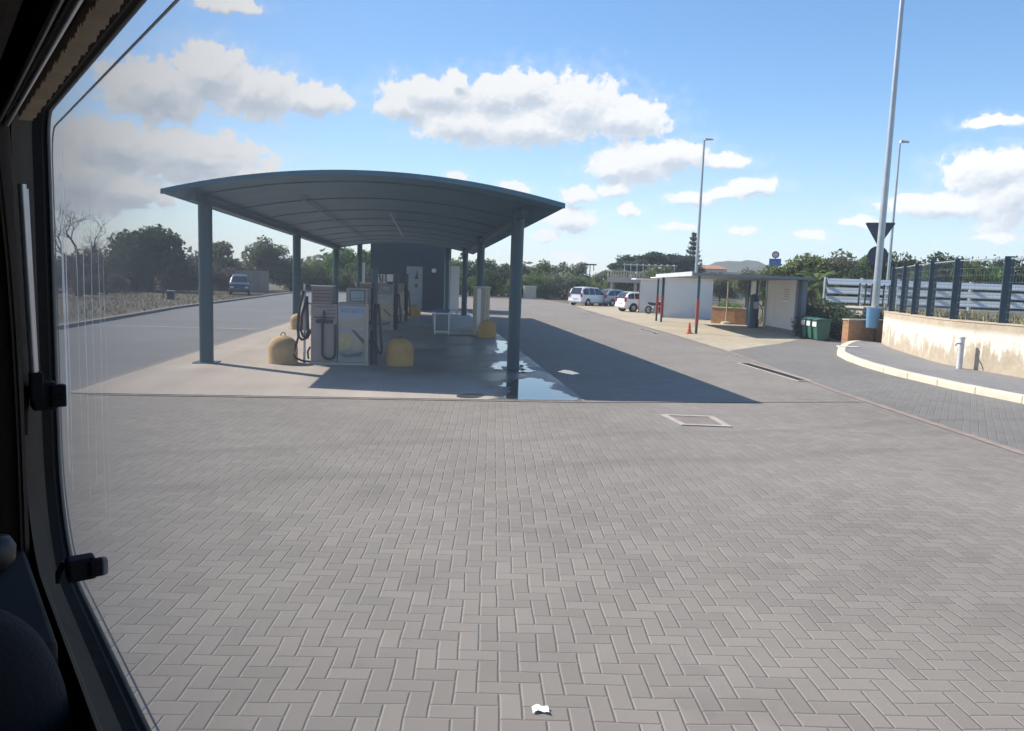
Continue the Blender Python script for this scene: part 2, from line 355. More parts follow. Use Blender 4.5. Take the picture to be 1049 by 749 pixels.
st('bay_paving',MB().sheet([*BAND[5:10],(23,77),(20.6,51),(19.6,44),(18.6,35.5),(17.3,32.6),(14.68,29.3),(12.6,27.2)],.004),M['paver_bay'])
def strip(path,w,z,mb=None):
    mb=mb or MB();P=[Vector((x,y,0)) for x,y in path];L_=[];Rr=[]
    for i,p in enumerate(P):
        d=(P[min(i+1,len(P)-1)]-P[max(i-1,0)]).normalized();nn=Vector((-d.y,d.x,0))
        L_.append(p+nn*w/2);Rr.append(p-nn*w/2)
    for i in range(len(P)-1): mb.add([(*L_[i].xy,z),(*Rr[i].xy,z),(*Rr[i+1].xy,z),(*L_[i+1].xy,z)],[(0,1,2,3)])
    return mb
st('edging_band',strip(BAND,.17,.009),M['edging'])
st('edging_strip',strip([(-5.7,13.25),(2.9,13.25),(8.9,13.9)],.09,.010),M['edging'])
# forecourt slab
st('forecourt_slab',MB().prism([(-6.0,13.34),(2.98,13.34),(3.0,30),(2.98,52),(-5.95,52)],-.02,.014),M['slab'])
st('painted_line',MB().box(-14,-5.96,29.6,29.75,-.004,.0),plain('worn_white_line',(.42,.42,.41),.85,0,.25,3))
# kerbs: one run of stones each, joints modelled as gaps
def kerb_run(name,path,w,h,step,m,z0=-.02,bev=.018):
    P=[Vector((x,y,0)) for x,y in path];pts=[];acc=0
    dense=[]
    for i in range(len(P)-1):
        n=max(2,int((P[i+1]-P[i]).length/.1))
        dense+=[P[i].lerp(P[i+1],k/n) for k in range(n)]
    mb=MB();start=0;i=0
    while i<len(dense)-1:
        j=i;l=0
        while j<len(dense)-1 and l<step: l+=(dense[j+1]-dense[j]).length;j+=1
        sub=dense[i:j+1:3]
        if len(sub)<2 or sub[-1]!=dense[j]: sub.append(dense[j])
        d0=(sub[1]-sub[0]).normalized();sub[0]=sub[0]+d0*.012
        n=len(sub);vs=[]
        for q,p in enumerate(sub):
            d=(sub[min(q+1,n-1)]-sub[max(q-1,0)]).normalized();nn=Vector((-d.y,d.x,0))
            for sx,z in((-1,z0),(1,z0),(1,h),(-1,h)): vs.append(p+nn*sx*w/2+Vector((0,0,z)))
        fs=[(0,1,2,3)[::-1],tuple((n-1)*4+c for c in range(4))]
        for q in range(n-1):
            for c in range(4): fs.append((q*4+c,q*4+(c+1)%4,(q+1)*4+(c+1)%4,(q+1)*4+c))
        mb.add(vs,fs);i=j
    return st(name,mb,m,bevel=bev)
kerb_run('kerb',[(x+.0,y) for x,y in KERB]+[(19.0,30.4)],.26,.16,1.25,M['kerb'])
kerb_run('kerb',[(-12.0,20),(-12.87,31.2),(-14,44),(-15.4,89.8),(-15.6,96)],.2,.12,1.0,M['kerbgrey'],bev=.012)
kerb_run('kerb',[(-15.6,96),(-6,96.2),(4,96.4),(15.6,96.5)],.3,.14,1.2,M['kerb'],bev=.012)
st('pavement',MB().prism([*[(x+.1,y) for x,y in KERB],(18.9,30.2),*[(x+.05,y) for x,y in WALL[::-1]]],-.02,.145),M['paver_walk'])
bank=[*[(x+.28,y) for x,y in WALL],(21.4,31.4),(21.3,36),(20.9,42.5),(24,45),(44,61),(90,70),(160,60),(160,-12)]
st('bank',MB().prism(bank,-.05,1.40),M['earth'])
st('upper_road',MB().sheet([(24,38.2),(60,35),(60,41),(26,44.5)],1.408),M['asphalt'])
# hill on the horizon
def hillf(u,v):
    x=-330+u*1150; y=620+v*500
    def g(cx,cy,sx,sy,h): return h*math.exp(-((x-cx)/sx)**2-((y-cy)/sy)**2)
    z=g(330,720,42,80,19)+g(300,760,60,110,11)+g(385,840,130,120,15)+g(150,900,200,130,7)+g(-150,900,160,130,12)
    z*=1+.18*mnoise.noise(Vector((x*.02,y*.02,0)))+.10*mnoise.noise(Vector((x*.07,y*.07,4)))
    return (x,y,z-1.2)
st('hills',MB().grid(hillf,150,40),M['hill'],smooth=80)

# ================================================================== FORECOURT CANOPY
cy0=18.2
can=thing('forecourt_canopy','dark green barrel roofed filling station canopy on round green posts','canopy',(-1.35,30,0))
def roofz(x): # x relative to canopy axis
    u=min(1,abs(x)/4.28); return 3.77+.54*(1-u**2.0)
def fronty(x): return 16.5-.105*x-30
mb=MB();nu,nv=40,24;vs=[]
def roof_pt(u,v,dz):
    x=-4.28+8.56*u; y0=fronty(x); y=y0+(47.2-30-y0)*v; return (x,y,roofz(x)+dz)
mb.grid(lambda u,v:roof_pt(u,v,0),nu,nv); mb.grid(lambda u,v:roof_pt(u,v,.085),nu,nv)
W_=nu+1;o2=W_*(nv+1)
side=[]
for i in range(nu): side+= [(i,i+1,o2+i+1,o2+i),(nv*W_+i+1,nv*W_+i,o2+nv*W_+i,o2+nv*W_+i+1)]
for j in range(nv): side+= [(j*W_,o2+j*W_,o2+(j+1)*W_,(j+1)*W_),(j*W_+nu,(j+1)*W_+nu,o2+(j+1)*W_+nu,o2+j*W_+nu)]
mb.add([],[]); mb.f+=side; mb.m+=[0]*len(side)
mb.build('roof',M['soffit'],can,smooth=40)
def arch(y,skew,w,d,zoff,x0=-4.2,x1=4.2,n=30):
    m_=MB();vs=[]
    for i in range(n+1):
        x=x0+(x1-x0)*i/n; yy=y+(-.105*x if skew else 0); z=roofz(x)+zoff
        vs+=[(x,yy-w/2,z),(x,yy+w/2,z),(x,yy+w/2,z-d),(x,yy-w/2,z-d)]
    fs=[(0,1,2,3),tuple(n*4+c for c in(3,2,1,0))]
    for i in range(n):
        for c in range(4): fs.append((i*4+c,i*4+(c+1)%4,(i+1)*4+(c+1)%4,(i+1)*4+c))
    return m_.add(vs,fs)
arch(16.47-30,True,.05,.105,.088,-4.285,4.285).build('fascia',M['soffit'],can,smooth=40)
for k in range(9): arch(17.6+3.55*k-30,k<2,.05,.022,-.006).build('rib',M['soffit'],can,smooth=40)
for sx in(-3.70,3.56):
    MB().box(sx-.1,sx+.1,17.0-30,46.9-30,3.66,3.80).build('beam',M['steel_green'],can,bevel=.01)
for (x,y) in((-3.73,18.16),(3.55,18.25),(-3.73,30.55),(3.55,30.4),(-3.73,43.6),(3.55,42.4),(-2.66,46.6),(2.66,46.6)):
    y-=30
    c=MB().tube([(x,y,.0),(x,y,roofz(x)-.02)],.155,20).build('post',M['steel_green'],can,smooth=40)
    MB().box(x-.26,x+.26,y-.26,y+.26,.014,.034).build('base_plate',M['steel_green'],c,bevel=.004)
MB().box(.225,.275,23-30,35-30,4.06,4.10).build('strip_light',M['galv'],can,bevel=.01)
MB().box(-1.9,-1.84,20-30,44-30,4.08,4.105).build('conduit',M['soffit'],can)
tag(can,None)

# ================================================================== KIOSK
k=thing('kiosk','dark green forecourt kiosk with a pale door under the canopy end','kiosk',(-.6,54.4,0))
MB().box(-3.1,2.3,-3.2,3.4,0,4.65).build('wall',plain('dark_kiosk_paint',(.012,.034,.046),.55,0,.2,1.5),k,bevel=.02)
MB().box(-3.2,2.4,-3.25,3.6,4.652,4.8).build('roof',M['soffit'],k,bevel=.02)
MB().box(-.75,.45,-3.23,-3.203,.1,3.02).build('door_frame',M['steel_green'],k)
d=MB().box(-.68,.38,-3.262,-3.232,.12,2.95).build('door',plain('pale_grey_green_door',(.22,.26,.27),.5,0,.1,3),k,bevel=.004)
dm=MB();dm.box(-.06,.06,-3.27,-3.264,2.25,2.45);dm.tube([(.02,-3.267,2.5),(.02,-3.267,2.62)],.05,10);dm.box(-.13,.10,-3.27,-3.264,2.12,2.26)
dm.build('pictogram',M['dark'],d); MB().box(-.11,.07,-3.27,-3.264,1.55,1.78).build('plate',M['dark'],d)
MB().box(1.0,1.3,-3.3,-3.203,2.6,2.85).build('lamp',M['galv_dull'],k,bevel=.02)
MB().tube([(2.2,-3.28,.1),(2.2,-3.28,3.5)],.035,10).build('downpipe',M['white'],k,smooth=40)
b=thing('notice_board','tall narrow white board standing beside the dark kiosk','board',(1.8,46.6,0))
MB().box(-.28,.28,-.03,.03,.3,3.0).build('panel',M['panel'],b,bevel=.01)
MB().box(-.2,-.14,-.02,.02,0,.31).build('leg',M['galv'],b); MB().box(.14,.2,-.02,.02,0,.31).build('leg',M['galv'],b)
wl=thing('wall_lamp','white arm lamp above the tall narrow board','lamp',(2.25,46.4,3.15))
MB().tube([(.2,.1,-2.4),(.2,.1,.2),(.05,-.1,.32)],.03,8).build('arm',M['galv_dull'],wl,smooth=40)
MB().box(-.28,.08,-.2,.0,.27,.42).build('head',M['white'],wl,bevel=.03)

# ================================================================== PUMPS
def make_pump(label):
    p=thing('fuel_pump',label,'fuel pump',(-2.02,18.35,.014),0,'fuel pumps along the forecourt island')
    y=-.12
    MB().box(-.72,.70,y-.02,y+.62,0,.06).build('plinth',M['concrete'],p,bevel=.01)
    bd=MB().box(-.68,-.06,y,y+.6,.06,1.46).build('cabinet',M['pump'],p,bevel=.015)
    mb=MB(); mb.box(-.62,-.12,y-.006,y+.02,1.12,1.15); mb.box(-.62,-.12,y-.006,y+.02,1.38,1.395); mb.box(-.30,-.08,y-.006,y+.02,1.22,1.235); mb.box(-.30,-.08,y-.006,y+.02,1.30,1.315)
    mb.build('louvre',M['dark'],bd)
    MB().box(-.56,-.16,y-.05,y-.001,1.0,1.09).build('nozzle_rest',M['dark'],bd,bevel=.012)
    hd=MB().box(-.67,-.20,y+.01,y+.58,1.462,1.87).build('counter_head',M['pumphead'],p,bevel=.015)
    mb=MB()
    for z in(1.53,1.61,1.69,1.77): mb.box(-.63,-.24,y-.002,y+.02,z,z+.018)
    mb.build('louvre',M['dark'],hd)
    MB().box(-.69,-.18,y-.01,y+.6,1.872,1.90).build('cap',M['white'],hd,bevel=.006)
    MB().tube([(-.37,y-.06,1.30),(-.36,y-.09,1.22),(-.38,y-.07,1.1),(-.40,y-.05,1.0)],[.025,.035,.03,.02],10).build('nozzle',M['dark'],p,smooth=60)
    def U(x0,x1,zt0,zt1,zb,yy,n=16):
        r=(x1-x0)/2;pts=[(x0,yy,zt0),(x0,yy,zb+r)]
        pts+=[((x0+x1)/2-r*cos(pi*i/n),yy,zb+r-r*sin(pi*i/n)) for i in range(1,n)]
        return pts+[(x1,yy,zb+r),(x1,yy,zt1)]
    MB().tube(U(-.40,-.10,1.0,.98,.14,y-.06),.03,10).build('hose',M['hose'],p,smooth=60)
    # left hanging hoses on their mast
    ms=MB().tube([(-.86,.1,0),(-.86,.1,1.92)],.03,10); ms.bar((-.86,.1,1.45),(-.67,.12,1.45),.04,.04); ms.build('hose_mast',M['galv_dull'],p,smooth=40)
    MB().tube([(-.87,.0,1.75),(-.97,-.02,1.3),(-1.0,-.02,.9),(-.98,-.03,.66),(-.90,-.03,.58),(-.80,-.03,.62),(-.76,-.02,.8),(-.78,0,1.2),(-.80,.05,1.62)],.034,10).build('hose',M['hose'],p,smooth=60)
    MB().tube([(-.80,.05,1.6),(-.90,.0,1.2),(-.93,0,.8),(-.88,0,.66),(-.78,.0,.62),(-.70,.0,.8)],.03,10).build('hose',M['hose'],p,smooth=60)
    MB().tube([(-.98,-.02,.68),(-1.04,-.06,.42),(-1.10,-.1,.26),(-1.02,-.12,.14),(-.85,-.1,.07),(-.70,-.06,.06)],.027,10).build('hose',M['hose'],p,smooth=60)
    MB().tube([(-.70,-.06,.42),(-.76,-.07,.3),(-.74,-.06,.12)],.024,10).build('hose',M['hose'],p,smooth=60)
    # right unit with the advertising panel
    rb=MB().box(-.055,.68,y+.015,y+.6,.06,1.50).build('cabinet',M['pump'],p,bevel=.012)
    MB().box(-.03,.60,y+.002,y+.0148,.08,1.42).build('poster',M['poster'],rb)
    mb=MB()
    random.seed(5)
    x=.03
    for i in range(9):
        w=.04; mb.box(x,x+.012,y-.004,y+.0015,1.26,1.37)
        if i%3!=1: mb.box(x,x+w,y-.004,y+.0015,1.36,1.372)
        if i%2==0: mb.box(x,x+w,y-.004,y+.0015,1.31,1.32)
        if i%4<2: mb.box(x+w-.012,x+w,y-.004,y+.0015,1.26,1.34)
        x+=.06
    mb.build('lettering',plain('faded_blue_lettering',(.12,.22,.36),.5,0,.2,9),rb)
    mb=MB(); mb.box(.04,.28,y-.003,y+.0015,.93,.95); mb.box(.3,.58,y-.003,y+.0015,.86,.90)
    mb.add([(-.02,y-.003,.75),(.22,y-.003,.80),(.30,y-.003,.62),(.22,y-.003,.42),(.0,y-.003,.36)],[(0,1,2,3,4)]); 
    mb.build('picture',plain('faded_yellow_print',(.46,.38,.20),.5,0,.3,6),rb)
    mb=MB(); mb.add([(.26,y-.0035,.86),(.34,y-.0035,.86),(.58,y-.0035,.62),(.58,y-.0035,.5)],[(0,1,2,3)]); mb.add([(-.02,y-.0035,.30),(.2,y-.0035,.26),(.58,y-.0035,.34),(.5,y-.0035,.22),(.1,y-.0035,.18)],[(0,1,2,3,4)])
    mb.build('picture',plain('faded_dark_print',(.12,.11,.13),.5,0,.3,6),rb)
    mb=MB(); mb.box(.605,.68,y-.012,y+.016,.06,1.48); mb.build('edge_trim',M['cream'],rb,bevel=.006)
    h2=MB().box(.14,.66,y+.02,y+.55,1.502,1.87).build('display_head',M['pump'],p,bevel=.015)
    MB().box(.23,.58,y+.008,y+.022,1.54,1.81).build('bezel',M['dark'],h2,bevel=.004)
    MB().box(.25,.56,y+.001,y+.0075,1.56,1.79).build('display',plain('pale_display_glass',(.26,.33,.35),.15,0,.2,6),h2)
    mb=MB(); mb.box(.26,.46,y-.003,y+.0005,1.60,1.63); mb.box(.48,.5,y-.003,y+.0005,1.57,1.72)
    mb.build('display_line',plain('blue_display_line',(.08,.2,.33),.3,0,.1,6),h2)
    # right hand mast and hoses
    ms=MB().tube([(.79,.16,0),(.79,.16,2.35)],.085,12); ms.bar((.68,.14,1.3),(.80,.16,1.3),.05,.05); ms.build('hose_mast',M['steel_green'],p,smooth=40)
    MB().tube([(.77,.02,2.0),(.78,-.02,1.6),(.76,-.04,1.0),(.82,-.05,.6),(.92,-.06,.32),(.97,-.06,.28),(1.0,-.05,.40),(.96,-.03,.9),(.90,.02,1.5)],.036,10).build('hose',M['hose'],p,smooth=60)
    MB().tube([(.84,.02,1.5),(.86,-.04,1.0),(.80,-.06,.55),(.74,-.06,.5),(.70,-.04,.62)],.03,10).build('hose',M['hose'],p,smooth=60)
    MB().tube([(.70,0,1.05),(.74,-.08,1.0),(.75,-.09,.85)],[.03,.04,.02],8).build('nozzle',M['dark'],p,smooth=60)
    return p
pump=make_pump('nearest grey fuel pump with black hoses, left of the ochre dome bollard')
p2=copy_tree(pump); p2.location=(-1.98,31.1,.014); p2['label']='second fuel pump with white signs on top, just behind the nearest pump'
mb=MB(); mb.box(.05,.34,-.06,-.03,1.91,2.27); mb.build('price_sign',M['galv_dull'],p2,bevel=.004)
mb=MB(); mb.box(.40,.66,-.06,-.03,1.98,2.27); mb.build('price_sign',M['white'],p2,bevel=.004)
mb=MB(); mb.add([(.07,-.064,2.25),(.13,-.064,2.25),(.20,-.064,1.93),(.14,-.064,1.93)],[(0,1,2,3)]); mb.add([(.22,-.064,2.25),(.26,-.064,2.25),(.26,-.064,1.93),(.22,-.064,1.93)],[(0,1,2,3)]); mb.build('sign_stripe',M['dark'],p2)
p3=copy_tree(pump); p3.location=(-1.72,37.6,.014); p3['label']='third fuel pump farthest along the island before the dark kiosk'

# ================================================================== BOLLARDS
def bollard(name,loc,r,h,m,label,loop=False):
    o=thing(name,label,'bollard',(*loc,.012),random.uniform(0,6),'dome topped concrete bollards guarding the islands')
    prof=[(r*1.02,0),(r*1.02,.03),(r,.05),(r*.995,h*.52)]
    for i in range(1,12):
        a=i/12*pi/2; prof.append((r*cos(a)**.8,h*.52+h*.48*sin(a)))
    prof.append((.01,h))
    MB().lathe(prof,32).build('dome',m,o,smooth=50)
    if loop: MB().tube([(-.06,0,h-.04),(-.05,0,h+.05),(0,0,h+.09),(.05,0,h+.05),(.06,0,h-.04)],.012,8).build('lifting_loop',M['dark'],o,smooth=60)
    else: MB().tube([(-.05,0,h-.03),(-.03,0,h+.02),(.03,0,h+.02),(.05,0,h-.03)],.01,8).build('lifting_loop',M['dark'],o,smooth=60)
    return o
bollard('bollard',(-3.38,18.42),.345,.66,M['stonebol'],'sunlit worn ochre bollard left of the nearest pump',True)
bollard('bollard',(-.59,18.5),.335,.68,M['yellow'],'ochre bollard in canopy shade right of the nearest pump')
bollard('bollard',(-4.9,30.0),.33,.62,M['stonebol'],'worn bollard at the foot of the second left canopy post')
bollard('bollard',(2.38,28.35),.34,.66,M['yellow'],'ochre bollard against the ribbed cladding of the right canopy post')
bollard('bollard',(-.6,42.0),.37,.68,M['yellow'],'far ochre bollard in front of the dark kiosk')
# ribbed cladding round the second right post
o=thing('post_cladding','pale ribbed cladding drum round the foot of a right canopy post','cladding',(2.2,29.3,.012))
prof=[]
nseg=48
mb=MB();vs=[]
for z in(0.0,1.88):
    for k_ in range(nseg):
        r=.31+(.018 if (k_//2)%2 else 0); a=2*pi*k_/nseg; vs.append((r*cos(a),r*sin(a),z))
mb.add(vs,[(k_,(k_+1)%nseg,nseg+(k_+1)%nseg,nseg+k_) for k_ in range(nseg)]+[tuple(range(nseg))[::-1],tuple(range(nseg,2*nseg))])
mb.build('drum',M['cream'],o)
MB().lathe([(.34,1.881),(.34,1.915),(.2,1.92)],40).build('rim',M['galv_dull'],o,smooth=40)
MB().box(-.2,-.05,-.36,-.335,.2,1.84).build('strip',M['white'],o,bevel=.004)
# white framed display stand
o=thing('display_stand','small white framed stand on the wet slab under the canopy','stand',(.66,29.0,.014))
mb=MB()
for x in(-.29,.25): mb.box(x,x+.045,-.02,.02,0,.88)
mb.box(-.245,.25,-.02,.02,.10,.15); mb.box(-.245,.25,-.02,.02,.80,.85); mb.box(-.29,-.25,.02,.32,.0,.05); mb.box(.25,.29,.02,.32,.0,.05)
mb.build('frame',M['white'],o,bevel=.006)
MB().box(-.243,.248,-.008,.008,.152,.798).build('panel',plain('blue_grey_board',(.16,.19,.22),.4,0,.1,3),o)
MB().box(-.29,.295,-.03,.03,.882,1.0).build('header',plain('blue_header',(.03,.10,.22),.5,0,.1,3),o,bevel=.006)
o=thing('pump_island','low wet concrete island on the right side of the forecourt','island',(1.45,36.5,.012))
MB().box(-1.05,1.15,-7.3,7.5,0,.15).build('kerb_body',M['concrete'],o,bevel=.03)
# puddles
PUD=dict(a=[(1.59,13.42),(1.76,14.74),(1.57,15.13),(1.94,15.92),(2.43,16.47),(2.69,16.03),(2.79,15.58),(2.6,15.12),(2.67,14.45),(2.86,13.40)],
 b=[(1.67,18.39),(1.85,19.29),(1.99,19.66),(2.23,19.71),(2.48,19.41),(2.47,18.12),(2.22,17.5),(1.98,17.84)],
 c=[(2.37,18.31),(2.63,20.15),(2.67,19.45),(2.6,18.35),(2.71,17.97),(2.45,17.45)],
 d=[(2.18,22.22),(2.5,25.4),(2.63,27.03),(2.85,26.66),(2.86,25.45),(2.65,23.6),(2.39,22.57)],
 f=[(2.62,31.47),(2.66,34.53),(2.9,34.29),(2.86,32.26)])
def blob(poly,amp=.1,sub=6):
    out=[];n=len(poly)
    for i in range(n):
        p0,p1,p2,p3=[Vector(poly[(i+q)%n]) for q in(-1,0,1,2)]
        for s_ in range(sub):
            t=s_/sub; p=.5*((2*p1)+(-p0+p2)*t+(2*p0-5*p1+4*p2-p3)*t*t+(-p0+3*p1-3*p2+p3)*t**3)
            p=p+Vector((mnoise.noise(Vector((p.x*5,p.y*5,1))),mnoise.noise(Vector((p.x*5,p.y*5,9)))))*amp
            out.append((min(p.x,2.95),max(p.y,13.37)))
    return out
PL={'a':'largest puddle at the near right corner of the slab mirroring the sky','b':'small puddle left of the front right canopy post','c':'narrow puddle right of the front right canopy post','d':'long puddle beyond the front right canopy post','f':'far thin puddle beside the island'}
def make_puddle(poly,z,label):
    pd=tag(MB().sheet(blob(poly,.16,9),z).build('puddle',M['water']),label,'puddle','puddles on the forecourt slab')
    c=sum((Vector(v_) for v_ in poly),Vector((0,0)))/len(poly)
    MB().sheet(blob([tuple(c+(Vector(v_)-c)*1.22+(Vector(v_)-c).normalized()*.10) for v_ in poly],.22,9),z-.003).build('damp_margin',M['damp'],pd)
    return pd
M['damp']=plain('damp_concrete',(.085,.08,.075),.42,0,.25,5)
for q,poly in PUD.items(): make_puddle(poly,.0185,PL[q])
tag(MB().sheet([(x,y) for x,y in [(3.25,17.86),(3.51,18.3),(3.65,18.12),(3.75,17.56),(3.52,17.34)]],.0045).build('puddle',M['water']),'tiny puddle on the shaded block paving right of the slab','puddle','puddles on the forecourt slab')
tag(MB().sheet(blob([(0.62,13.74),(0.86,14.0),(1.13,13.97),(1.16,13.79),(0.97,13.49),(0.68,13.46)],.03),.0185).build('oil_stain',M['oil']),'dark oil stain on the front edge of the slab','stain')

# ================================================================== YARD BITS
def frame_cover(name,label,quad,wf,m_in,cat,slots=0):
    q=[Vector((x,y,0)) for x,y in quad]; c=sum(q,Vector())/4
    o=thing(name,label,cat,(c.x,c.y,.004)); q=[p-c for p in q]
    inn=[]
    for i in range(4):
        a=(q[(i+1)%4]-q[i]).normalized();b_=(q[(i-1)%4]-q[i]).normalized()
        inn.append(q[i]+(a+b_)*wf)
    mb=MB();vs=[(*p.xy,0) for p in q]+[(*p.xy,0) for p in inn]+[(*p.xy,.012) for p in q]+[(*p.xy,.012) for p in inn]
    fs=[]
    for i in range(4):
        j=(i+1)%4; fs+=[(8+i,8+j,12+j,12+i),(i,j,8+j,8+i),(4+i,12+i,12+j,4+j)]
    mb.add(vs,fs).build('frame',M['oldstone'],o)
    mb=MB().sheet([(p.x,p.y) for p in inn],.003)
    cv=mb.build('cover',m_in,o)
    if slots:
        mb=MB()
        for i in range(slots):
            t=(i+.5)/slots; p=inn[0].lerp(inn[3],t);r=inn[1].lerp(inn[2],t); mb.bar((*p.xy,.006),(*r.xy,.006),.02,.006)
        mb.build('grate',M['metalgrate'],cv)
    return o
frame_cover('inspection_cover','square inspection cover with pale stone surround in the paving',[(3.99,12.07),(4.88,11.96),(4.83,11.03),(4.04,11.14)],.10,plain('dirty_cover',(.20,.16,.135),.9,0,.3,3,.4,30),'cover')
frame_cover('drain_channel','long dark drain channel with pale frame beside the lane',[(9.16,20.9),(9.60,20.95),(9.42,17.0),(8.98,16.9)],.07,plain('dark_drain',(.035,.036,.04),.7,0,.3,8),'drain',40)
frame_cover('drain_channel','short drain grate on the yard edge near the car wash posts',[(10.62,36.6),(11.0,36.6),(10.9,33.4),(10.5,33.4)],.06,plain('dark_drain_b',(.035,.036,.04),.7,0,.3,8),'drain')
frame_cover('drain_channel','farthest small drain grate near the parked cars',[(12.9,60.5),(13.5,60.5),(13.2,56),(12.6,56)],.06,plain('dark_drain_c',(.035,.036,.04),.7,0,.3,8),'drain')
o=MB();random.seed(3)
o.grid(lambda u,v:(.58+u*.085,3.47+v*.055+.012*sin(u*4),.006+.010*abs(sin(u*5+v*3))),6,4)
tag(o.build('paper_scrap',M['paper'],smooth=30),'crumpled white paper scrap on the nearest block paving','litter')
tag(MB().box(-.38,.38,-.13,.13,0,.03).xf(Matrix.Translation((15.9,26.4,.147))@Matrix.Rotation(R(-12),4,'Z')).build('white_slab',M['white'],bevel=.006),'flat white plank lying on the pavement near its rounded end','plank')

# ================================================================== CAR WASH
U_=Vector((.157,.9876,0)); Wd=Vector((.9876,-.157,0)); P1=Vector((12.84,34.18,0))
ang=atan2(Wd.y,Wd.x)
cw=thing('car_wash','open fronted car wash bays with pale panels, flat roof and red sleeved posts','car wash',P1,ang)
# local: x into the bay (depth), y along the front
def bay_post(x,y,h,red=True):
    p=MB().box(x-.055,x+.055,y-.055,y+.055,0,h).build('post',M['steel_green'],cw,bevel=.006)
    if red: MB().box(x-.07,x+.07,y-.07,y+.07,.45,1.6).build('sleeve',M['red'],p,bevel=.01)
bay_post(0,0,2.74); bay_post(0,10.7,2.74); bay_post(-.12,11.9,2.7); bay_post(5.4,1.9,2.74,False); bay_post(5.2,10.6,2.74,False); bay_post(5.2,8.8,2.74,False)
MB().prism([(-.35,-.3),(5.9,1.5),(5.9,11.1),(-.35,11.1)],2.745,2.88).build('roof',plain('blue_grey_roof_sheet',(.15,.185,.215),.5,.1,.12,1.2),cw,bevel=.01)
MB().box(-.42,-.352,-.3,11.1,2.72,2.93).build('gutter',M['galv_dull'],cw,bevel=.006)
MB().box(1.2,4.6,17.6,17.68,.02,2.78).build('partition',M['panel'],cw,bevel=.006)
MB().box(.85,4.7,17.3,22.4,2.80,2.88).build('roof',M['white'],cw,bevel=.01)
MB().box(.6,3.6,26.3,26.38,.02,2.7).build('partition',M['panel'],cw,bevel=.006)
MB().box(.2,3.8,26.0,29.5,2.72,2.80).build('roof',M['white'],cw,bevel=.01)
MB().box(.54,.59,26.28,26.34,0,2.7).build('post',M['red'],cw,bevel=.006)
MB().box(1.1,1.19,17.55,17.64,0,2.79).build('post',M['steel_green'],cw,bevel=.006)
# equipment room at the back of the right bay
wp=MB().box(5.25,5.33,2.2,6.9,.22,2.74).build('back_panel',M['panel'],cw,bevel=.006)
nb=MB(); nb.box(5.23,5.245,3.1,4.1,1.6,2.35); nb.build('notice',plain('notice_sheet',(.78,.77,.73),.6,0,.05,3),wp)
nm=MB()
for i,z in enumerate((2.26,2.14,2.02,1.90,1.76)): nm.box(5.222,5.228,3.2,4.0-.12*(i%2),z-.03,z+.03)
nm.build('notice_print',plain('faded_grey_print',(.35,.36,.4),.6,0,.2,3),wp)
MB().box(5.27,5.75,1.98,2.18,0,2.74).build('side_panel',plain('grey_side_panel',(.17,.19,.22),.5,0,.1,2),cw,bevel=.006)
MB().box(5.26,5.34,2.2,6.9,0,.215).build('plinth',plain('grey_plinth',(.2,.2,.2),.8,0,.1,2),cw)
MB().box(5.3,5.38,8.9,10.5,.02,2.7).build('back_panel',M['panel'],cw,bevel=.006)
pc=MB().box(5.2,5.36,6.92,7.1,0,2.74).build('post',M['galv'],cw,bevel=.006)
def wl_(x,y): return P1+Wd*x+U_*y
v=wl_(4.8,7.75)
o=thing('washer_column','dark blue cylinder machine standing in the car wash bay','car wash machine',(v.x,v.y,.008))
MB().lathe([(.30,0),(.30,.25),(.27,.3),(.27,1.7),(.24,1.85),(.12,1.93),(.02,1.95)],24).build('body',M['bluedrum'],o,smooth=40)
MB().box(-.16,.16,-.30,-.262,1.1,1.5).build('control_panel',M['galv_dull'],o,bevel=.01)
MB().tube([(.2,-.25,1.4),(.38,-.35,1.0),(.36,-.36,.4),(.22,-.32,.2),(.15,-.3,.5)],.025,8).build('hose',M['hose'],o,smooth=60)
v=wl_(4.1,11.2)
o=thing('signpost','thin pole on a round foot in the car wash bay','pole',(v.x,v.y,.008))
MB().tube([(0,0,.1),(0,0,2.6)],.045,10).build('pole',M['cream'],o,smooth=40); MB().lathe([(.32,0),(.3,.12),(.06,.16)],20).build('foot',M['concrete'],o,smooth=40)
v=P1+Vector((-.38,-.1,0))
o=thing('traffic_cone','small faded orange traffic cone at the near car wash post','cone',(v.x,v.y,.008))
MB().box(-.17,.17,-.17,.17,0,.035).build('base',M['orange'],o,bevel=.01); cn=MB().lathe([(.125,.036),(.10,.12),(.035,.52),(.02,.53)],20).build('body',M['orange'],o,smooth=40)
MB().lathe([(.092,.22),(.081,.27)],20).build('band',M['cream'],cn,smooth=40)
# low stone walls
def lowwall(label,p,q,h,th=.35):
    p=Vector((*p,0));q=Vector((*q,0));d=q-p
    o=thing('stone_wall',label,'wall',(p+q)/2,atan2(d.y,d.x)); l=d.length/2
    MB().box(-l,l,-th/2,th/2,-.03,h).build('wall_body',M['stone'],o,bevel=.01); MB().box(-l-.03,l+.03,-th/2-.03,th/2+.03,h+.003,h+.06).build('coping',M['concrete'],o,bevel=.01)
lowwall('low orange stone wall behind the car wash bays',(18.1,45.5),(19.7,44.0),.98)
lowwall('orange stone wall behind the green wheelie bins',(18.15,30.45),(20.1,30.95),1.0)
o=thing('concrete_block','pale concrete lamp footing at the bend of the wall','footing',(20.95,33.6,0),R(12))
MB().box(-.6,.6,-.5,.5,0,1.46).build('block',M['concrete'],o,bevel=.03); MB().box(-.68,.75,-.6,.6,1.462,1.56).build('cap_slab',M['concrete'],o,bevel=.02)
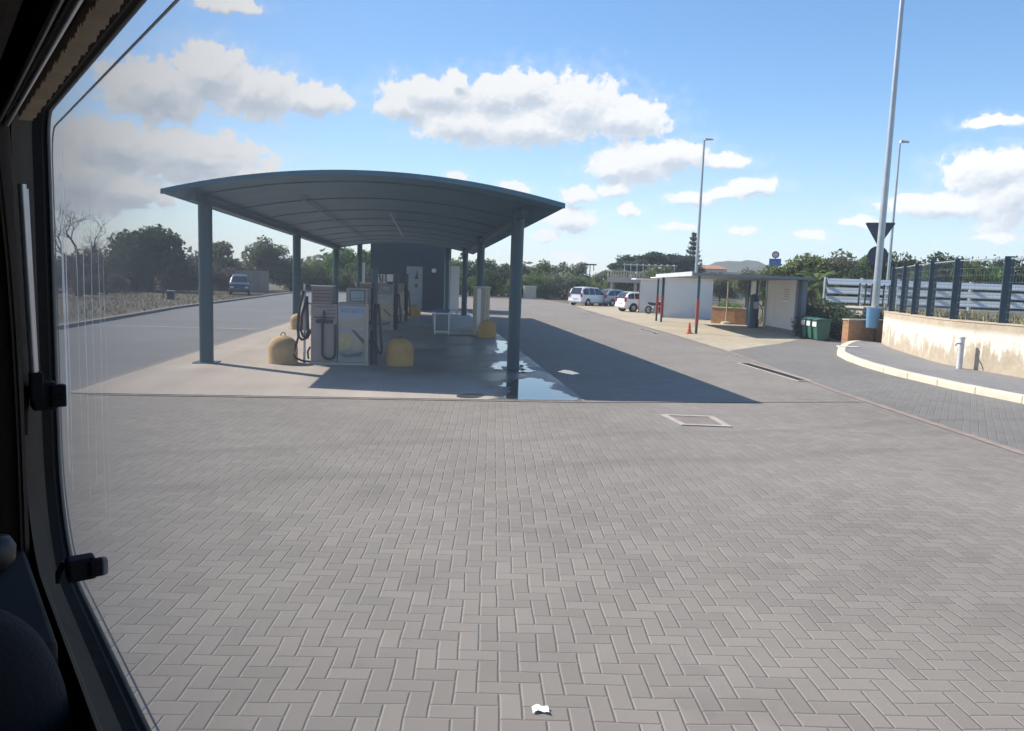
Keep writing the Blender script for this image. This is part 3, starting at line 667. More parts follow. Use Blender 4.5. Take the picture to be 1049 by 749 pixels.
# wheelie bins
def make_bin(label,loc,rz):
    o=thing('wheelie_bin',label,'bin',(*loc,.008),rz,'green wheelie bins beside the stone wall')
    mb=MB();vs=[]
    for z,w,d0,d1 in((.05,.23,-.25,.25),(.92,.29,-.34,.30)): vs+=[(-w,d0,z),(w,d0,z),(w,d1,z),(-w,d1,z)]
    mb.add(vs,[(0,3,2,1),(4,5,6,7),(0,1,5,4),(1,2,6,5),(2,3,7,6),(3,0,4,7)])
    bd=mb.build('body',M['bin'],o,bevel=.03)
    mb=MB();mb.box(-.27,.27,-.352,-.335,.62,.84);mb.build('label_plate',M['galv_dull'],bd,bevel=.004)
    mb=MB();vs=[]
    for i in range(7):
        y=-.38+.72*i/6; z=.935+.06*sin(pi*i/6)**.7
        vs+=[(-.31,y,z),(.31,y,z)]
    vs+=[(x,y,.922) for y in(-.38,.34) for x in(-.31,.31)]
    fs=[(2*i,2*i+1,2*i+3,2*i+2) for i in range(6)]+[(0,14,15,1),(12,13,17,16),tuple([0,2,4,6,8,10,12,16,14]),tuple([1,15,17,13,11,9,7,5,3])]
    mb.add(vs,fs).build('lid',M['binlid'],o,bevel=.01)
    MB().tube([(-.25,.36,.96),(.25,.36,.96)],.018,8).build('handle',M['dark'],o,smooth=40)
    for s_ in(-1,1): MB().tube([(s_*.2,.28,.1),(s_*.27,.28,.1)],.1,16).build('wheel',M['tyre'],o,smooth=40)
    return o
b0=make_bin('leftmost of the three green wheelie bins',(17.96,33.08),R(-102))
for q,(lab,loc) in enumerate((('middle one of the three green wheelie bins',(17.81,32.30)),('rightmost green wheelie bin, next to the orange wall',(17.68,31.54)))):
    c=copy_tree(b0); c.location=(*loc,.008); c.rotation_euler.z=R(-102+q*2); c['label']=lab

# ================================================================== RETAINING WALL, FENCE, POSTS
o=thing('retaining_wall','curved tan retaining wall with white flaking patches','wall',(15.4,18,0))
P=[Vector((x,y,0)) for x,y in WALL]; dense=[]
for i in range(len(P)-1):
    p0=P[max(i-1,0)];p1=P[i];p2=P[i+1];p3=P[min(i+2,len(P)-1)]
    for s_ in range(8):
        t=s_/8; dense.append(.5*((2*p1)+(-p0+p2)*t+(2*p0-5*p1+4*p2-p3)*t*t+(-p0+3*p1-3*p2+p3)*t**3))
dense.append(P[-1]); dense=[p for i,p in enumerate(dense) if i==0 or (p-dense[i-1]).length>.05]
def offs(path,d):
    out=[]
    for i,p in enumerate(path):
        t=(path[min(i+1,len(path)-1)]-path[max(i-1,0)]).normalized(); out.append(p+Vector((t.y,-t.x,0))*d)
    return out
def ribbon(path,d0,d1,z0,z1,base):
    A=offs(path,d0);B=offs(path,d1);mb=MB();vs=[]
    for a,b in zip(A,B):
        a=a-base;b=b-base
        vs+=[(a.x,a.y,z0),(b.x,b.y,z0),(b.x,b.y,z1),(a.x,a.y,z1)]
    n=len(path);fs=[(0,1,2,3),tuple((n-1)*4+c for c in(3,2,1,0))]
    for i in range(n-1):
        for c in range(4): fs.append((i*4+c,i*4+(c+1)%4,(i+1)*4+(c+1)%4,(i+1)*4+c))
    return mb.add(vs,fs)
B0=Vector((15.4,18,0))
ribbon(dense,0,.30,-.03,1.46,B0).build('wall_body',M['retwall'],o,smooth=40)
ribbon(dense,-.02,.34,1.463,1.50,B0).build('coping',plain('tan_coping',(.42,.34,.24),.95,0,.2,3,.4,30),o,smooth=40)
FP=[(15.62,12.5),(15.56,15.6),(15.58,18.55),(15.68,20.6),(16.45,22.75),(17.2,24.6),(18.05,26.5),(18.85,28.4)]
fe=thing('mesh_fence','wire mesh fence on broad green posts along the retaining wall top','fence',(15.6,18,1.5))
for i,(x,y) in enumerate(FP):
    t=Vector(FP[min(i+1,len(FP)-1)])-Vector(FP[max(i-1,0)]); a=atan2(t.y,t.x)
    MB().box(-.05,.05,-.115,.115,0,1.80).xf(Matrix.Translation((x-15.6,y-18,0))@Matrix.Rotation(R(50+i*2),4,'Z')).build('post',M['fence'],fe,bevel=.012)
for i in range(len(FP)-1):
    p=Vector((FP[i][0]-15.6,FP[i][1]-18,0));q=Vector((FP[i+1][0]-15.6,FP[i+1][1]-18,0));mb=MB()
    for z in [.1+.2*k_ for k_ in range(9)]: mb.bar(p+Vector((0,0,z)),q+Vector((0,0,z)),0.005,.005)
    n=int((q-p).length/.10)
    for k_ in range(1,n): m_=p.lerp(q,k_/n); mb.bar(m_+Vector((0,0,.08)),m_+Vector((0,0,1.72)),.003,.003)
    mb.build('mesh_panel',M['wire'],fe)
    MB().bar(p+Vector((0,0,1.74)),q+Vector((0,0,1.74)),.03,.03).build('rail',M['galv'],fe)
# pale triple road barrier behind
gb=thing('road_barrier','pale triple beam road barrier above the retaining wall','barrier',(38,38.6,1.4))
A=Vector((22.6-38,40.2-38.6,0));Bq=Vector((56-38,37.0-38.6,0))
for k_,z in enumerate((.22,.72,1.22)):
    n=64;mb=MB();vs=[];d=(Bq-A).normalized();nn=Vector((d.y,-d.x,0))
    prof=[(.27,0),(.27,.05),(.20,.13),(.14,.19),(.10,.25),(.03,.33),(0,.37)]
    for e in(A,Bq):
        for o_,h in prof: vs.append(e+nn*o_+Vector((0,0,z+h)))
        for o_,h in prof[::-1]: vs.append(e+nn*(o_-.02)+Vector((0,0,z+h)))
    m=len(prof)*2
    mb.add(vs,[(i,(i+1)%m,m+(i+1)%m,m+i) for i in range(m)]+[tuple(range(m))[::-1],tuple(range(m,2*m))])
    mb.build('beam',M['barrier'],gb)
for i in range(17):
    p=A.lerp(Bq,i/16); MB().box(p.x-.07,p.x+.07,p.y+.03,p.y+.2,0,1.66).build('post',M['galv'],gb)
# thin second fence left of the lamp post
fe2=thing('field_fence','thin dark post and wire fence left of the tall lamp post','fence',(22.5,36,1.0))
for i in range(7): MB().box(-.03,.03,-.03,.03,0,1.7).xf(Matrix.Translation((-.7+i*.62,-.4+i*.45,0))).build('post',M['dark'],fe2)
mb=MB()
for z in(.5,.9,1.3,1.6): mb.bar((-.7,-.4,z),(3.02,2.3,z),.02,.02)
mb.build('wire',M['dark'],fe2)
# standpipe
o=thing('standpipe','grey standpipe with a small tap in front of the retaining wall','pipe',(15.05,19.35,.147))
MB().tube([(0,0,0),(0,0,.86)],.075,16).build('pipe',M['galv_dull'],o,smooth=40); MB().lathe([(.085,.86),(.085,.90),(.04,.92)],16).build('cap',M['galv_dull'],o,smooth=40)
MB().tube([(-.05,-.02,.72),(-.2,-.08,.72),(-.26,-.1,.66)],.022,8).build('tap',M['galv'],o,smooth=40)
# blue litter drum
o=thing('litter_bin','light blue litter bin on a post at the end of the retaining wall','litter bin',(19.1,30.02,.72))
MB().lathe([(.22,0),(.245,.03),(.27,.84),(.285,.86),(.26,.865),(.235,.06)],24).build('bucket',M['bluecan'],o,smooth=40)
MB().tube([(.30,.22,-.71),(.30,.22,.9)],.035,10).build('post',M['dark'],o,smooth=40); MB().bar((.1,.1,.5),(.30,.22,.5),.05,.05).build('bracket',M['galv'],o)
# lamp posts
def lamp(label,base,h,r0,r1,az,arm=1.0,hl=.7,group='lamp posts'):
    o=thing('street_lamp',label,'street lamp',base,az,group)
    MB().tube([(0,0,0),(0,0,h*.3),(0,0,h)],[r0,r0*.85,r1],16).build('pole',M['galv'],o,smooth=40)
    MB().tube([(0,0,h-.05),(arm*.3,0,h+.06),(arm,0,h+.08)],.045,8).build('arm',M['galv'],o,smooth=40)
    mb=MB();mb.add([(arm-.1,-.12,h),(arm+hl,-.09,h+.02),(arm+hl,.09,h+.02),(arm-.1,.12,h),(arm-.1,-.1,h+.15),(arm+hl-.1,-.06,h+.12),(arm+hl-.1,.06,h+.12),(arm-.1,.1,h+.15)],[(0,3,2,1),(4,5,6,7),(0,1,5,4),(1,2,6,5),(2,3,7,6),(3,0,4,7)])
    mb.build('lamp_head',M['galv_dull'],o,bevel=.02)
    return o
lamp('tall bare lamp post rising above the car wash roof',(20.9,56.4,0),13.4,.14,.07,R(-12),.15,.55)
lamp('thick galvanised lamp post on the concrete footing, running out of the picture top',(21.5,33.7,1.56),17.5,.17,.085,R(60),1.2,.7)
lamp('thin lamp post with a short arm, just right of the thick lamp post',(28.25,43.2,1.4),9.9,.10,.05,R(-8),.1,.45)
o=thing('road_signs','pole with a downward triangle and a round sign seen from behind','road sign',(22.2,34.95,1.4),R(-32))
MB().tube([(0,0,0),(0,0,4.5)],.04,10).build('pole',M['galv'],o,smooth=40)
tri=[(-.62,4.28),(.62,4.28),(.66,4.22),(.05,3.16),(-.05,3.16),(-.66,4.22)]
mb=MB();mb.add([(x,-.06,z) for x,z in tri]+[(x,-.045,z) for x,z in tri],[tuple(range(6)),tuple(range(6,12))[::-1]]+[(i,(i+1)%6,6+(i+1)%6,6+i) for i in range(6)]); mb.build('triangle_sign',M['signback'],o)
mb=MB();mb.tube([(0,-.06,2.68),(0,-.045,2.68)],.46,32); mb.build('round_sign',M['signback'],o)
o=thing('road_signs','blue rectangular sign under a small round sign above the car wash roof','road sign',(44.2,91.4,0),R(-25))
MB().tube([(-.0,0,0),(0,0,6.9)],.06,8).build('pole',M['galv'],o,smooth=40)
MB().box(-.72,.72,-.09,-.06,5.3,6.25).build('blue_sign',M['bluesign'],o)
mb=MB();mb.tube([(0,-.06,6.75),(0,-.09,6.75)],.45,24);rs=mb.build('round_sign',M['red'],o); MB().tube([(0,-.093,6.75),(0,-.10,6.75)],.31,24).build('sign_face',M['galv_dull'],rs)
o=thing('road_signs','dark round sign at the right picture edge above the mesh fence','road sign',(24.2,27.5,1.4),R(-40))
MB().tube([(0,0,0),(0,0,3.2)],.04,8).build('pole',M['galv'],o); MB().tube([(0,-.05,2.75),(0,-.03,2.75)],.4,24).build('round_sign',M['signback'],o)
# ================================================================== VEHICLES
def interp(tab,x):
    for (a,b),(c,d) in zip(tab,tab[1:]):
        if x<=c: return b+(d-b)*(x-a)/(c-a)
    return tab[-1][1]
def car(name,label,cat,loc,rz,L_,W_c,top,belt,cab,paint,rear=True,group='cars parked beside the car wash'):
    """top: (y,z) silhouette from rear (0) to nose; belt: belt line height; cab: (rear glass foot, rear roof, front roof, front glass foot)"""
    o=thing(name,label,cat,(*loc,.008),rz,group)
    hw=W_c/2;n=44;mb=MB();vs=[]
    def halfw(y): 
        e=min(y,L_-y)/L_; return hw*(1-.16*max(0,1-e/.10)**2)
    def tw(y,z): 
        return halfw(y)*(1-.24*max(0,(z-belt))/.75)
    ring=11
    for i in range(n+1):
        y=L_*i/n; z=interp(top,y); w=halfw(y); b=min(belt,z-.03); zb=.24 if .1<i/n<.9 else .32
        pts=[(-.85*w,zb),(-w*.99,zb+.16),(-w,(b+zb)/2+.05),(-w*.975,b)]
        wt=tw(y,z)
        pts+= [(-wt*.97,max(b+.01,z-.09)),(-wt*.82,z-.012),(0,z)]
        pts=pts+[(-px,pz) for px,pz in pts[:-1][::-1]]
        vs+=[(px,y-L_/2,pz) for px,pz in pts]
    m=13
    fs=[tuple(range(m)),tuple(n*m+c for c in range(m))[::-1]]
    for i in range(n):
        for c in range(m-1): fs.append((i*m+c,i*m+c+1,(i+1)*m+c+1,(i+1)*m+c))
        fs.append((i*m+m-1,i*m,(i+1)*m,(i+1)*m+m-1))
    bd=mb.add(vs,fs).build('body',paint,o,smooth=32)
    rg,rr,fr,fg=cab
    def sidewin(y0,y1):
        for s_ in(-1,1):
            mb=MB();ps=[];k=10
            for i in range(k+1):
                y=y0+(y1-y0)*i/k; z=interp(top,y); zt=z-.14; zb=belt+.03
                if zt<zb+.02: zt=zb+.02
                for zz in(zb,zt):
                    t=(zz-belt)/max(.05,(z-.09-belt)); w=halfw(y)*.975*(1-t)+tw(y,z)*.97*t
                    ps.append((s_*(w+.012),y-L_/2,zz))
            mb.add(ps,[(2*i,2*i+1,2*i+3,2*i+2) for i in range(k)]).build('window',M['glassdark'],o)
    mid=(rr+fr)/2
    sidewin(rg+.25,mid-.55); sidewin(mid-.47,mid+.38); sidewin(mid+.46,fg-.35)
    def endglass(nm,ya,yb,sgn):
        mb=MB();ps=[];k=6
        for i in range(k+1):
            y=ya+(yb-ya)*i/k; z=interp(top,y); w=tw(y,z)*.78
            for q in(-1,-.5,0,.5,1): ps.append((q*w,y-L_/2+sgn*.012,z+.012-(.012 if abs(q)==1 else 0)))
        mb.add(ps,[(i*5+c,i*5+c+1,(i+1)*5+c+1,(i+1)*5+c) for i in range(k) for c in range(4)]).build(nm,M['glassdark'],o)
    endglass('rear_window',rg+.02,rr-.1,-1); endglass('windscreen',fr+.1,fg-.03,1)
    for y in(.19*L_,.815*L_):
        for s_ in(-1,1):
            x=s_*(hw-.09)
            w=MB().tube([(x-s_*.11,y-L_/2,.32),(x+s_*.095,y-L_/2,.32)],.32,24).build('wheel',M['tyre'],o,smooth=40)
            MB().lathe([(.20,0),(.19,.012),(.10,.02),(.02,.022)],16).xf(Matrix.Translation((x+s_*.096,y-L_/2,.32))@Matrix.Rotation(s_*pi/2,4,'Y')).build('rim',M['alloy'],w,smooth=40)
            MB().tube([(x-s_*.1,y-L_/2,.36),(x+s_*.093,y-L_/2,.36)],.385,24).build('wheel_arch',M['black'],o,smooth=40)
    for s_ in(-1,1):
        yy=.05; MB().box(s_*hw*.80-.09,s_*hw*.80+.09,-L_/2-.015,-L_/2+.12,belt-.22,belt+.16).build('tail_light',M['lampred'],o,bevel=.02)
        MB().box(s_*hw*.70-.16,s_*hw*.70+.16,L_/2-.14,L_/2+.015,.62,.78).build('headlight',M['lampwhite'],o,bevel=.03)
        MB().box(s_*(hw+.09)-.09,s_*(hw+.09)+.09,fg-.45-L_/2,fg-.32-L_/2,belt+.02,belt+.16).build('mirror',paint,o,bevel=.03)
    MB().box(-hw*.86,hw*.86,-L_/2-.05,-L_/2+.1,.38,.56).build('bumper',M['dark'] if cat=='van' else paint,o,bevel=.03)
    MB().box(-.26,.26,-L_/2-.035,-L_/2+.02,.66,.77).build('number_plate',M['lampwhite'],o)
    return o
mpv_top=[(0,.62),(.03,1.0),(.28,1.62),(.55,1.74),(1.5,1.79),(2.7,1.74),(3.75,1.12),(4.3,.95),(4.55,.72),(4.6,.5)]
car('parked_car','white people carrier with dark rear window, parked farthest left','car',(17.0,76.3),R(-50),5.0,2.0,[(a*1.087,b*1.07) for a,b in mpv_top],1.08,(.05,.55,2.95,4.0),M['carwhite'])
sal_top=[(0,.6),(.03,.95),(.5,1.42),(1.1,1.56),(2.2,1.55),(2.6,1.48),(3.5,1.02),(4.3,.85),(4.5,.65),(4.55,.5)]
car('parked_car','blue silver car parked between the white people carrier and the white hatchback','car',(20.1,77.6),R(-58),4.55,1.8,[(a,b*1.12) for a,b in sal_top],1.04,(.05,1.0,2.5,3.45),M['carsilver'])
hatch_top=[(0,.6),(.02,.98),(.32,1.44),(.7,1.52),(1.7,1.52),(2.1,1.46),(2.95,1.0),(3.6,.86),(3.78,.66),(3.8,.5)]
car('parked_car','white hatchback parked partly behind the pale car wash partition','car',(18.2,61.9),R(-72),4.1,1.78,[(a*1.08,b*1.1) for a,b in hatch_top],1.05,(.03,.65,2.15,3.1),M['carwhite'])
van_top=[(0,.6),(.03,1.0),(.12,1.8),(.4,1.96),(2.6,1.97),(3.3,1.75),(4.1,1.15),(4.6,1.02),(4.75,.75),(4.8,.5)]
car('parked_van','blue grey van parked by the pale container on the left','van',(-18.3,77.0),R(192),4.8,1.9,van_top,1.12,(.02,.35,3.1,4.05),M['carblue'],group=None)
# motorbike in front of the far partition
o=thing('motorbike','dark motorbike leaning by the far car wash partition','motorbike',(18.35,58.2,.008),R(-70))
for y in(-.68,.68):
    w=MB();n=20
    for i in range(n):
        a=2*pi*i/n;b=2*pi*(i+1)/n; w.bar((0,y+.27*cos(a),.31+.27*sin(a)),(0,y+.27*cos(b),.31+.27*sin(b)),.10,.09)
    wo=w.build('wheel',M['tyre'],o); MB().tube([(-.03,y,.31),(.03,y,.31)],.2,16).build('rim',M['alloy'],wo,smooth=40)
MB().tube([(0,-.68,.31),(0,-.2,.42),(0,.35,.45),(0,.52,.85),(0,.5,.95)],.05,8).build('frame',M['dark'],o)
MB().box(-.13,.13,-.25,.2,.25,.55).build('engine',M['galv'],o,bevel=.03)
MB().tube([(0,-.0,.72),(0,.2,.86),(0,.42,.82)],[.12,.17,.10],12).build('tank',M['dark'],o,smooth=60)
MB().tube([(0,-.75,.85),(0,-.4,.78),(0,.0,.76)],[.06,.12,.10],10).build('seat',M['dark'],o,smooth=60)
MB().tube([(-.35,.42,1.0),(-.1,.5,.98),(.1,.5,.98),(.35,.42,1.0)],.018,8).build('handlebar',M['galv'],o)
MB().tube([(0,.52,.9),(0,.68,.31)],.035,8).build('fork',M['galv'],o)

# ================================================================== FAR BUILT THINGS
o=thing('storage_hut','pale ribbed storage container at the far left of the forecourt','container',(-19.9,89.6,0),R(8))
mb=MB();mb.box(-1.75,1.75,-1.2,1.2,.05,2.42)
for i in range(16): x=-1.7+i*.225; mb.box(x,x+.10,-1.235,-1.203,.1,2.38)
mb.build('wall',plain('pale_brown_metal',(.33,.28,.23),.6,.1,.12,1),o)
MB().box(-1.8,1.8,-1.3,1.25,2.422,2.5).build('roof',M['dark'],o); MB().box(.1,.9,-1.26,-1.236,.15,2.2).build('door',plain('grey_door',(.25,.23,.2),.6,.1,.1,1),o)
o=thing('totem_sign','narrow pale totem sign with red foot far behind the forecourt posts','totem',(-5.25,63.3,0))
MB().box(-.27,.27,-.12,.12,.95,3.3).build('panel',M['render'],o,bevel=.02); MB().box(-.27,.27,-.125,.125,.3,.948).build('foot',M['red'],o,bevel=.02)
MB().tube([(.3,0,3.9),(.2,0,4.1),(-.1,0,4.2),(-.3,0,4.5)],.05,8).build('arm',M['dark'],o); MB().tube([(.3,0,0),(.3,0,3.9)],.05,8).build('pole',M['dark'],o)
o=thing('concrete_cube','pale square concrete block at the far edge of the yard','block',(13.6,97.4,0))
MB().box(-.8,.8,-.5,.5,0,1.6).build('block',M['concrete'],o,bevel=.04)
MB().box(-.85,.85,-.55,.55,1.603,1.72).build('cap',M['kerb'],o,bevel=.02)
# white marker post near people carrier
o=thing('marker_post','short white marker post left of the white people carrier','post',(15.25,77.5,0))
MB().tube([(0,0,0),(0,0,1.35),(0,0,1.4)],[.1,.1,.06],12).build('post',M['white'],o); MB().tube([(0,0,1.0),(0,0,1.2)],.105,12).build('band',M['red'],o)
# terrace with balustrade and pergola
o=thing('terrace_house','cream terrace with balustrade and pergola beyond the parked cars','house',(28.4,98,0),R(-14))
MB().box(-4.2,4.6,-3,3,2.55,3.25).build('slab',M['render'],o)
for x in(-3.6,-.5,2.6): MB().box(x-.2,x+.2,-2.8,-2.4,0,2.549).build('pillar',M['render'],o)
mb=MB()
for i in range(26): x=-4.1+i*.34; mb.lathe([(.05,0),(.1,.2),(.05,.55),(.09,.7)],8,(x,-2.8,3.26))
mb.box(-4.2,4.6,-2.95,-2.65,3.97,4.08); mb.build('balustrade',M['render'],o)
mb=MB()
for i in range(9): x=-2.0+i*.8; mb.box(x-.05,x+.05,-2.6,-2.5,3.26,4.85)
mb.box(-2.2,4.7,-2.65,-2.45,4.86,4.98)
for i in range(9): x=-2.0+i*.8; mb.box(x-.04,x+.04,-2.8,1,4.985,5.08)
mb.build('pergola',M['galv_dull'],o)
MB().box(-3.5,3.6,-.5,2.9,0,2.54).build('wall',plain('shaded_cream_wall',(.35,.32,.27),.9,0,.1,1),o)  # darker copy of the cream render, terrace shade put into its colour
o=thing('far_house','pale far house with a low terracotta roof just right of the bare lamp post','house',(63.5,166,0),R(-18))
MB().box(-4.6,4.6,-3.5,3.5,0,6.6).build('wall',M['render'],o)
mb=MB();mb.add([(-4.9,-4,6.6),(4.9,-4,6.6),(4.9,4,6.6),(-4.9,4,6.6),(-3,0,7.5),(3,0,7.5)],[(0,1,5,4),(1,2,5),(2,3,4,5),(3,0,4),(0,3,2,1)]);rf=mb.build('roof',M['roofred'],o)
MB().box(-1.2,-.6,-.3,.3,7.2,8.1).build('chimney',M['render'],rf)
for x in(-3.4,-1.2,1.2,3.4): 
    w=MB().box(x-.5,x+.5,-3.55,-3.503,4.6,5.9).build('window',M['glassdark'],o); MB().box(x-.65,x+.65,-3.62,-3.505,4.47,4.59).build('sill',M['kerb'],w)
MB().box(4.61,8.6,-2.5,2.5,0,6.0).build('annexe',M['render'],o)
# power line pole far
o=thing('telegraph_pole','small far telegraph crossbar above the shrubs','pole',(24.1,109,0))
MB().tube([(0,0,0),(0,0,5.0)],.07,8).build('pole',M['bark'],o); MB().box(-.95,.95,-.08,.08,5.0,5.2).build('crossbar',M['dark'],o); MB().box(.5,.6,-.05,.05,4.2,5.0).build('brace',M['dark'],o)
o=thing('telegraph_pole','slender far mast right of the blue sign','pole',(57,108,0))
MB().tube([(0,0,0),(0,0,6.2)],.07,8).build('pole',M['galv'],o); MB().box(-.3,.3,-.05,.05,6.0,6.1).build('crossbar',M['dark'],o)
# left verge fence posts and small box
for i,(x,y,h) in enumerate(((-24.2,74,2.4),(-20.6,62,2.0),(-23.4,56,2.2),(-26,50,2.0))):
    o=thing('fence_post','thin wooden post on the dry grass verge at the left','post',(x,y,-.03),0,'thin posts on the left verge')
    MB().tube([(0,0,0),(.02,0,h)],.06,8).build('post',M['bark'],o); MB().lathe([(.075,h),(.06,h+.05),(.01,h+.06)],8).build('cap',M['dark'],o)
o=thing('meter_box','small dark meter box on the dry grass verge','box',(-18.9,58.5,-.03),R(10))
MB().box(-.26,.26,-.15,.15,0,.6).build('case',M['dark'],o,bevel=.02); MB().box(-.29,.29,-.18,.18,.603,.65).build('lid',M['galv_dull'],o,bevel=.01)

# ================================================================== VEGETATION
def leaf(mb,p,sz,nrm=None,asp=1.6):
    a=Vector((random.gauss(0,1),random.gauss(0,1),random.gauss(0,1)))
    if nrm is not None: a=a*.7+nrm*1.0
    if a.length<1e-3: a=Vector((0,0,1))
    a.normalize(); u=a.orthogonal().normalized(); u=(Matrix.Rotation(random.uniform(0,6.283),3,a)@u); v=a.cross(u)
    l=sz*asp/2;w=sz/2
    mb.add([p-u*l,p-v*w*.8+u*l*.1,p+u*l,p+v*w*.8+u*l*.1],[(0,1,2,3)])
def crown_mb(lobes,n,sz,seed,fill=.35):
    random.seed(seed);mb=MB();tot=sum(l[1]**2 for l in lobes)
    for c,r,sq in lobes:
        k=int(n*r*r/tot)
        for i in range(k):
            d=Vector((random.gauss(0,1),random.gauss(0,1),random.gauss(0,1))).normalized()
            rr=r*(random.uniform(.75,1.12) if random.random()>fill else random.uniform(.25,.8))
            rr*=1+.28*mnoise.noise(d*2.3+Vector(c)*3)
            p=Vector(c)+Vector((d.x,d.y,d.z*sq))*rr
            leaf(mb,p,sz*random.uniform(.6,1.3),d)
    return mb
def trunk_mb(h,r,limbs,seed,bend=.05):
    random.seed(seed);mb=MB()
    pts=[Vector((bend*sin(i*1.3+seed)*h*.3,bend*cos(i*1.1+seed)*h*.3,h*i/5)) for i in range(6)]
    pts[0]=Vector((0,0,-.05)); mb.tube(pts,[r*(1.35 if i==0 else 1-.09*i) for i in range(6)],9)
    for e in limbs:
        s_=pts[random.randint(2,5)]; e=Vector(e); m_=s_.lerp(e,.5)+Vector((random.uniform(-.04,.04),random.uniform(-.04,.04),.03))
        mb.tube([s_,m_,e],[r*.55,r*.38,r*.15],6)
    return mb
def lobes_round(seed,n=13,w=.34,z0=.42,z1=.88,r=.19):
    random.seed(seed);out=[]
    for i in range(n):
        a=random.uniform(0,6.28);t=random.random();z=z0+(z1-z0)*t; rad=w*sqrt(random.random())*(1-.45*t)
        out.append(((rad*cos(a),rad*sin(a),z),r*random.uniform(.7,1.15),.85))
    return out
PROT={}
def proto(kind,crown,trunk):
    PROT[kind]=(crown,trunk)
def mesh_only(mb,name,m):
    o=mb.build(name,m,None,recalc=False); me=o.data; bpy.data.objects.remove(o); return me
for kind,seed,n,sz,w,r,z0,z1 in (('a',21,5200,.040,.36,.19,.36,.86),('b',22,5200,.038,.42,.17,.30,.86),('c',23,4600,.042,.30,.20,.36,.86),('d',29,4800,.036,.46,.15,.26,.88)):
    lb=lobes_round(seed,16,w,z0,z1,r)
    PROT[kind]=(mesh_only(crown_mb(lb,n,sz,seed),'crown_'+kind,M['leaf_mid']),mesh_only(trunk_mb(.5,.028,[l[0] for l in lb[:9]],seed),'trunk_'+kind,M['bark']))
lb=[((.0+.30*cos(i*.9)*sqrt((i%5)/4+.1),.30*sin(i*.9)*sqrt((i%5)/4+.1),.78+.05*sin(i*2)),.15,.62) for i in range(14)]
PROT['umbrella']=(mesh_only(crown_mb(lb,4200,.035,31),'crown_umbrella',M['leaf_pine']),mesh_only(trunk_mb(.7,.03,[l[0] for l in lb[:10]],31),'trunk_umbrella',M['bark']))
# tiered conifer
random.seed(41);mb=MB()
for tier in range(13):
    z=.16+.80*tier/12; rad=.26*(1-(tier/12.6)**1.15)+.012
    for b_ in range(11):
        a=b_*2*pi/11+tier*.7; 
        for q in range(22):
            t=random.uniform(.12,1); p=Vector((cos(a)*rad*t,sin(a)*rad*t,z+.035*t*t+random.gauss(0,.010)))+Vector((random.gauss(0,.012),random.gauss(0,.012),0))
            leaf(mb,p,.022,Vector((0,0,1)),2.2)
for q in range(60): leaf(mb,Vector((random.gauss(0,.008),random.gauss(0,.008),random.uniform(.95,1.0))),.018)
PROT['conifer']=(mesh_only(mb,'crown_conifer',M['leaf_pine']),mesh_only(trunk_mb(.97,.018,[],41,.0),'trunk_conifer',M['bark']))
# bare winter tree: branches only
def bare(seed):
    random.seed(seed);mb=MB()
    def br(p,d,l,r,dep):
        e=p+d*l; m_=p.lerp(e,.5)+Vector((random.gauss(0,1),random.gauss(0,1),random.gauss(0,1)))*l*.06
        mb.tube([p,m_,e],[r,r*.8,r*.6],5 if dep<2 else 3,cap=False)
        if dep<5:
            for i in range(random.choice((2,3,3))):
                nd=(d+Vector((random.gauss(0,.5),random.gauss(0,.5),random.gauss(.12,.35)))).normalized(); br(e if i<2 else m_,nd,l*random.uniform(.6,.8),r*.58,dep+1)
    br(Vector((0,0,.28)),Vector((.1,0,1)).normalized(),.22,.016,0); br(Vector((0,0,.28)),Vector((-.5,.2,.8)).normalized(),.2,.012,0); br(Vector((0,0,.28)),Vector((.3,-.5,.8)).normalized(),.2,.012,0)
    return mb
tb=MB().tube([(0,0,-.05),(.01,0,.15),(0,0,.3)],[.03,.022,.017],8)
PROT['bare']=(mesh_only(bare(51),'crown_bare',M['bark']),mesh_only(tb,'trunk_bare',M['bark']))
# palm
random.seed(61);mb=MB()
for f_ in range(34):
    a=f_*2.4; el=random.uniform(-.35,1.2); L_=random.uniform(.34,.46); pts=[]
    for i in range(9):
        t=i/8; pts.append(Vector((cos(a)*cos(el)*L_*t,sin(a)*cos(el)*L_*t,.52+sin(el)*L_*t-.30*L_*t*t*1.6)))
    mb.tube(pts,[.006*(1-.8*i/8) for i in range(9)],4,cap=False)
    for i in range(1,9):
        for q in range(4):
            t=(q/4); p=pts[i-1].lerp(pts[i],t); d=(pts[i]-pts[i-1]).normalized(); s_=d.cross(Vector((0,0,1))).normalized()
            for sg in(-1,1):
                e=p+(s_*sg*.8+d*.5-Vector((0,0,.25))).normalized()*.10*(1-.4*abs(i/8-.4)); w=d*.008
                mb.add([p-w,p+w,e],[(0,1,2)])
PROT['palm']=(mesh_only(mb,'crown_palm',M['leaf_mid']),mesh_only(MB().tube([(0,0,-.03),(.01,0,.2),(0,0,.4),(0,0,.53)],[.045,.035,.032,.04],12),'trunk_palm',M['bark']))
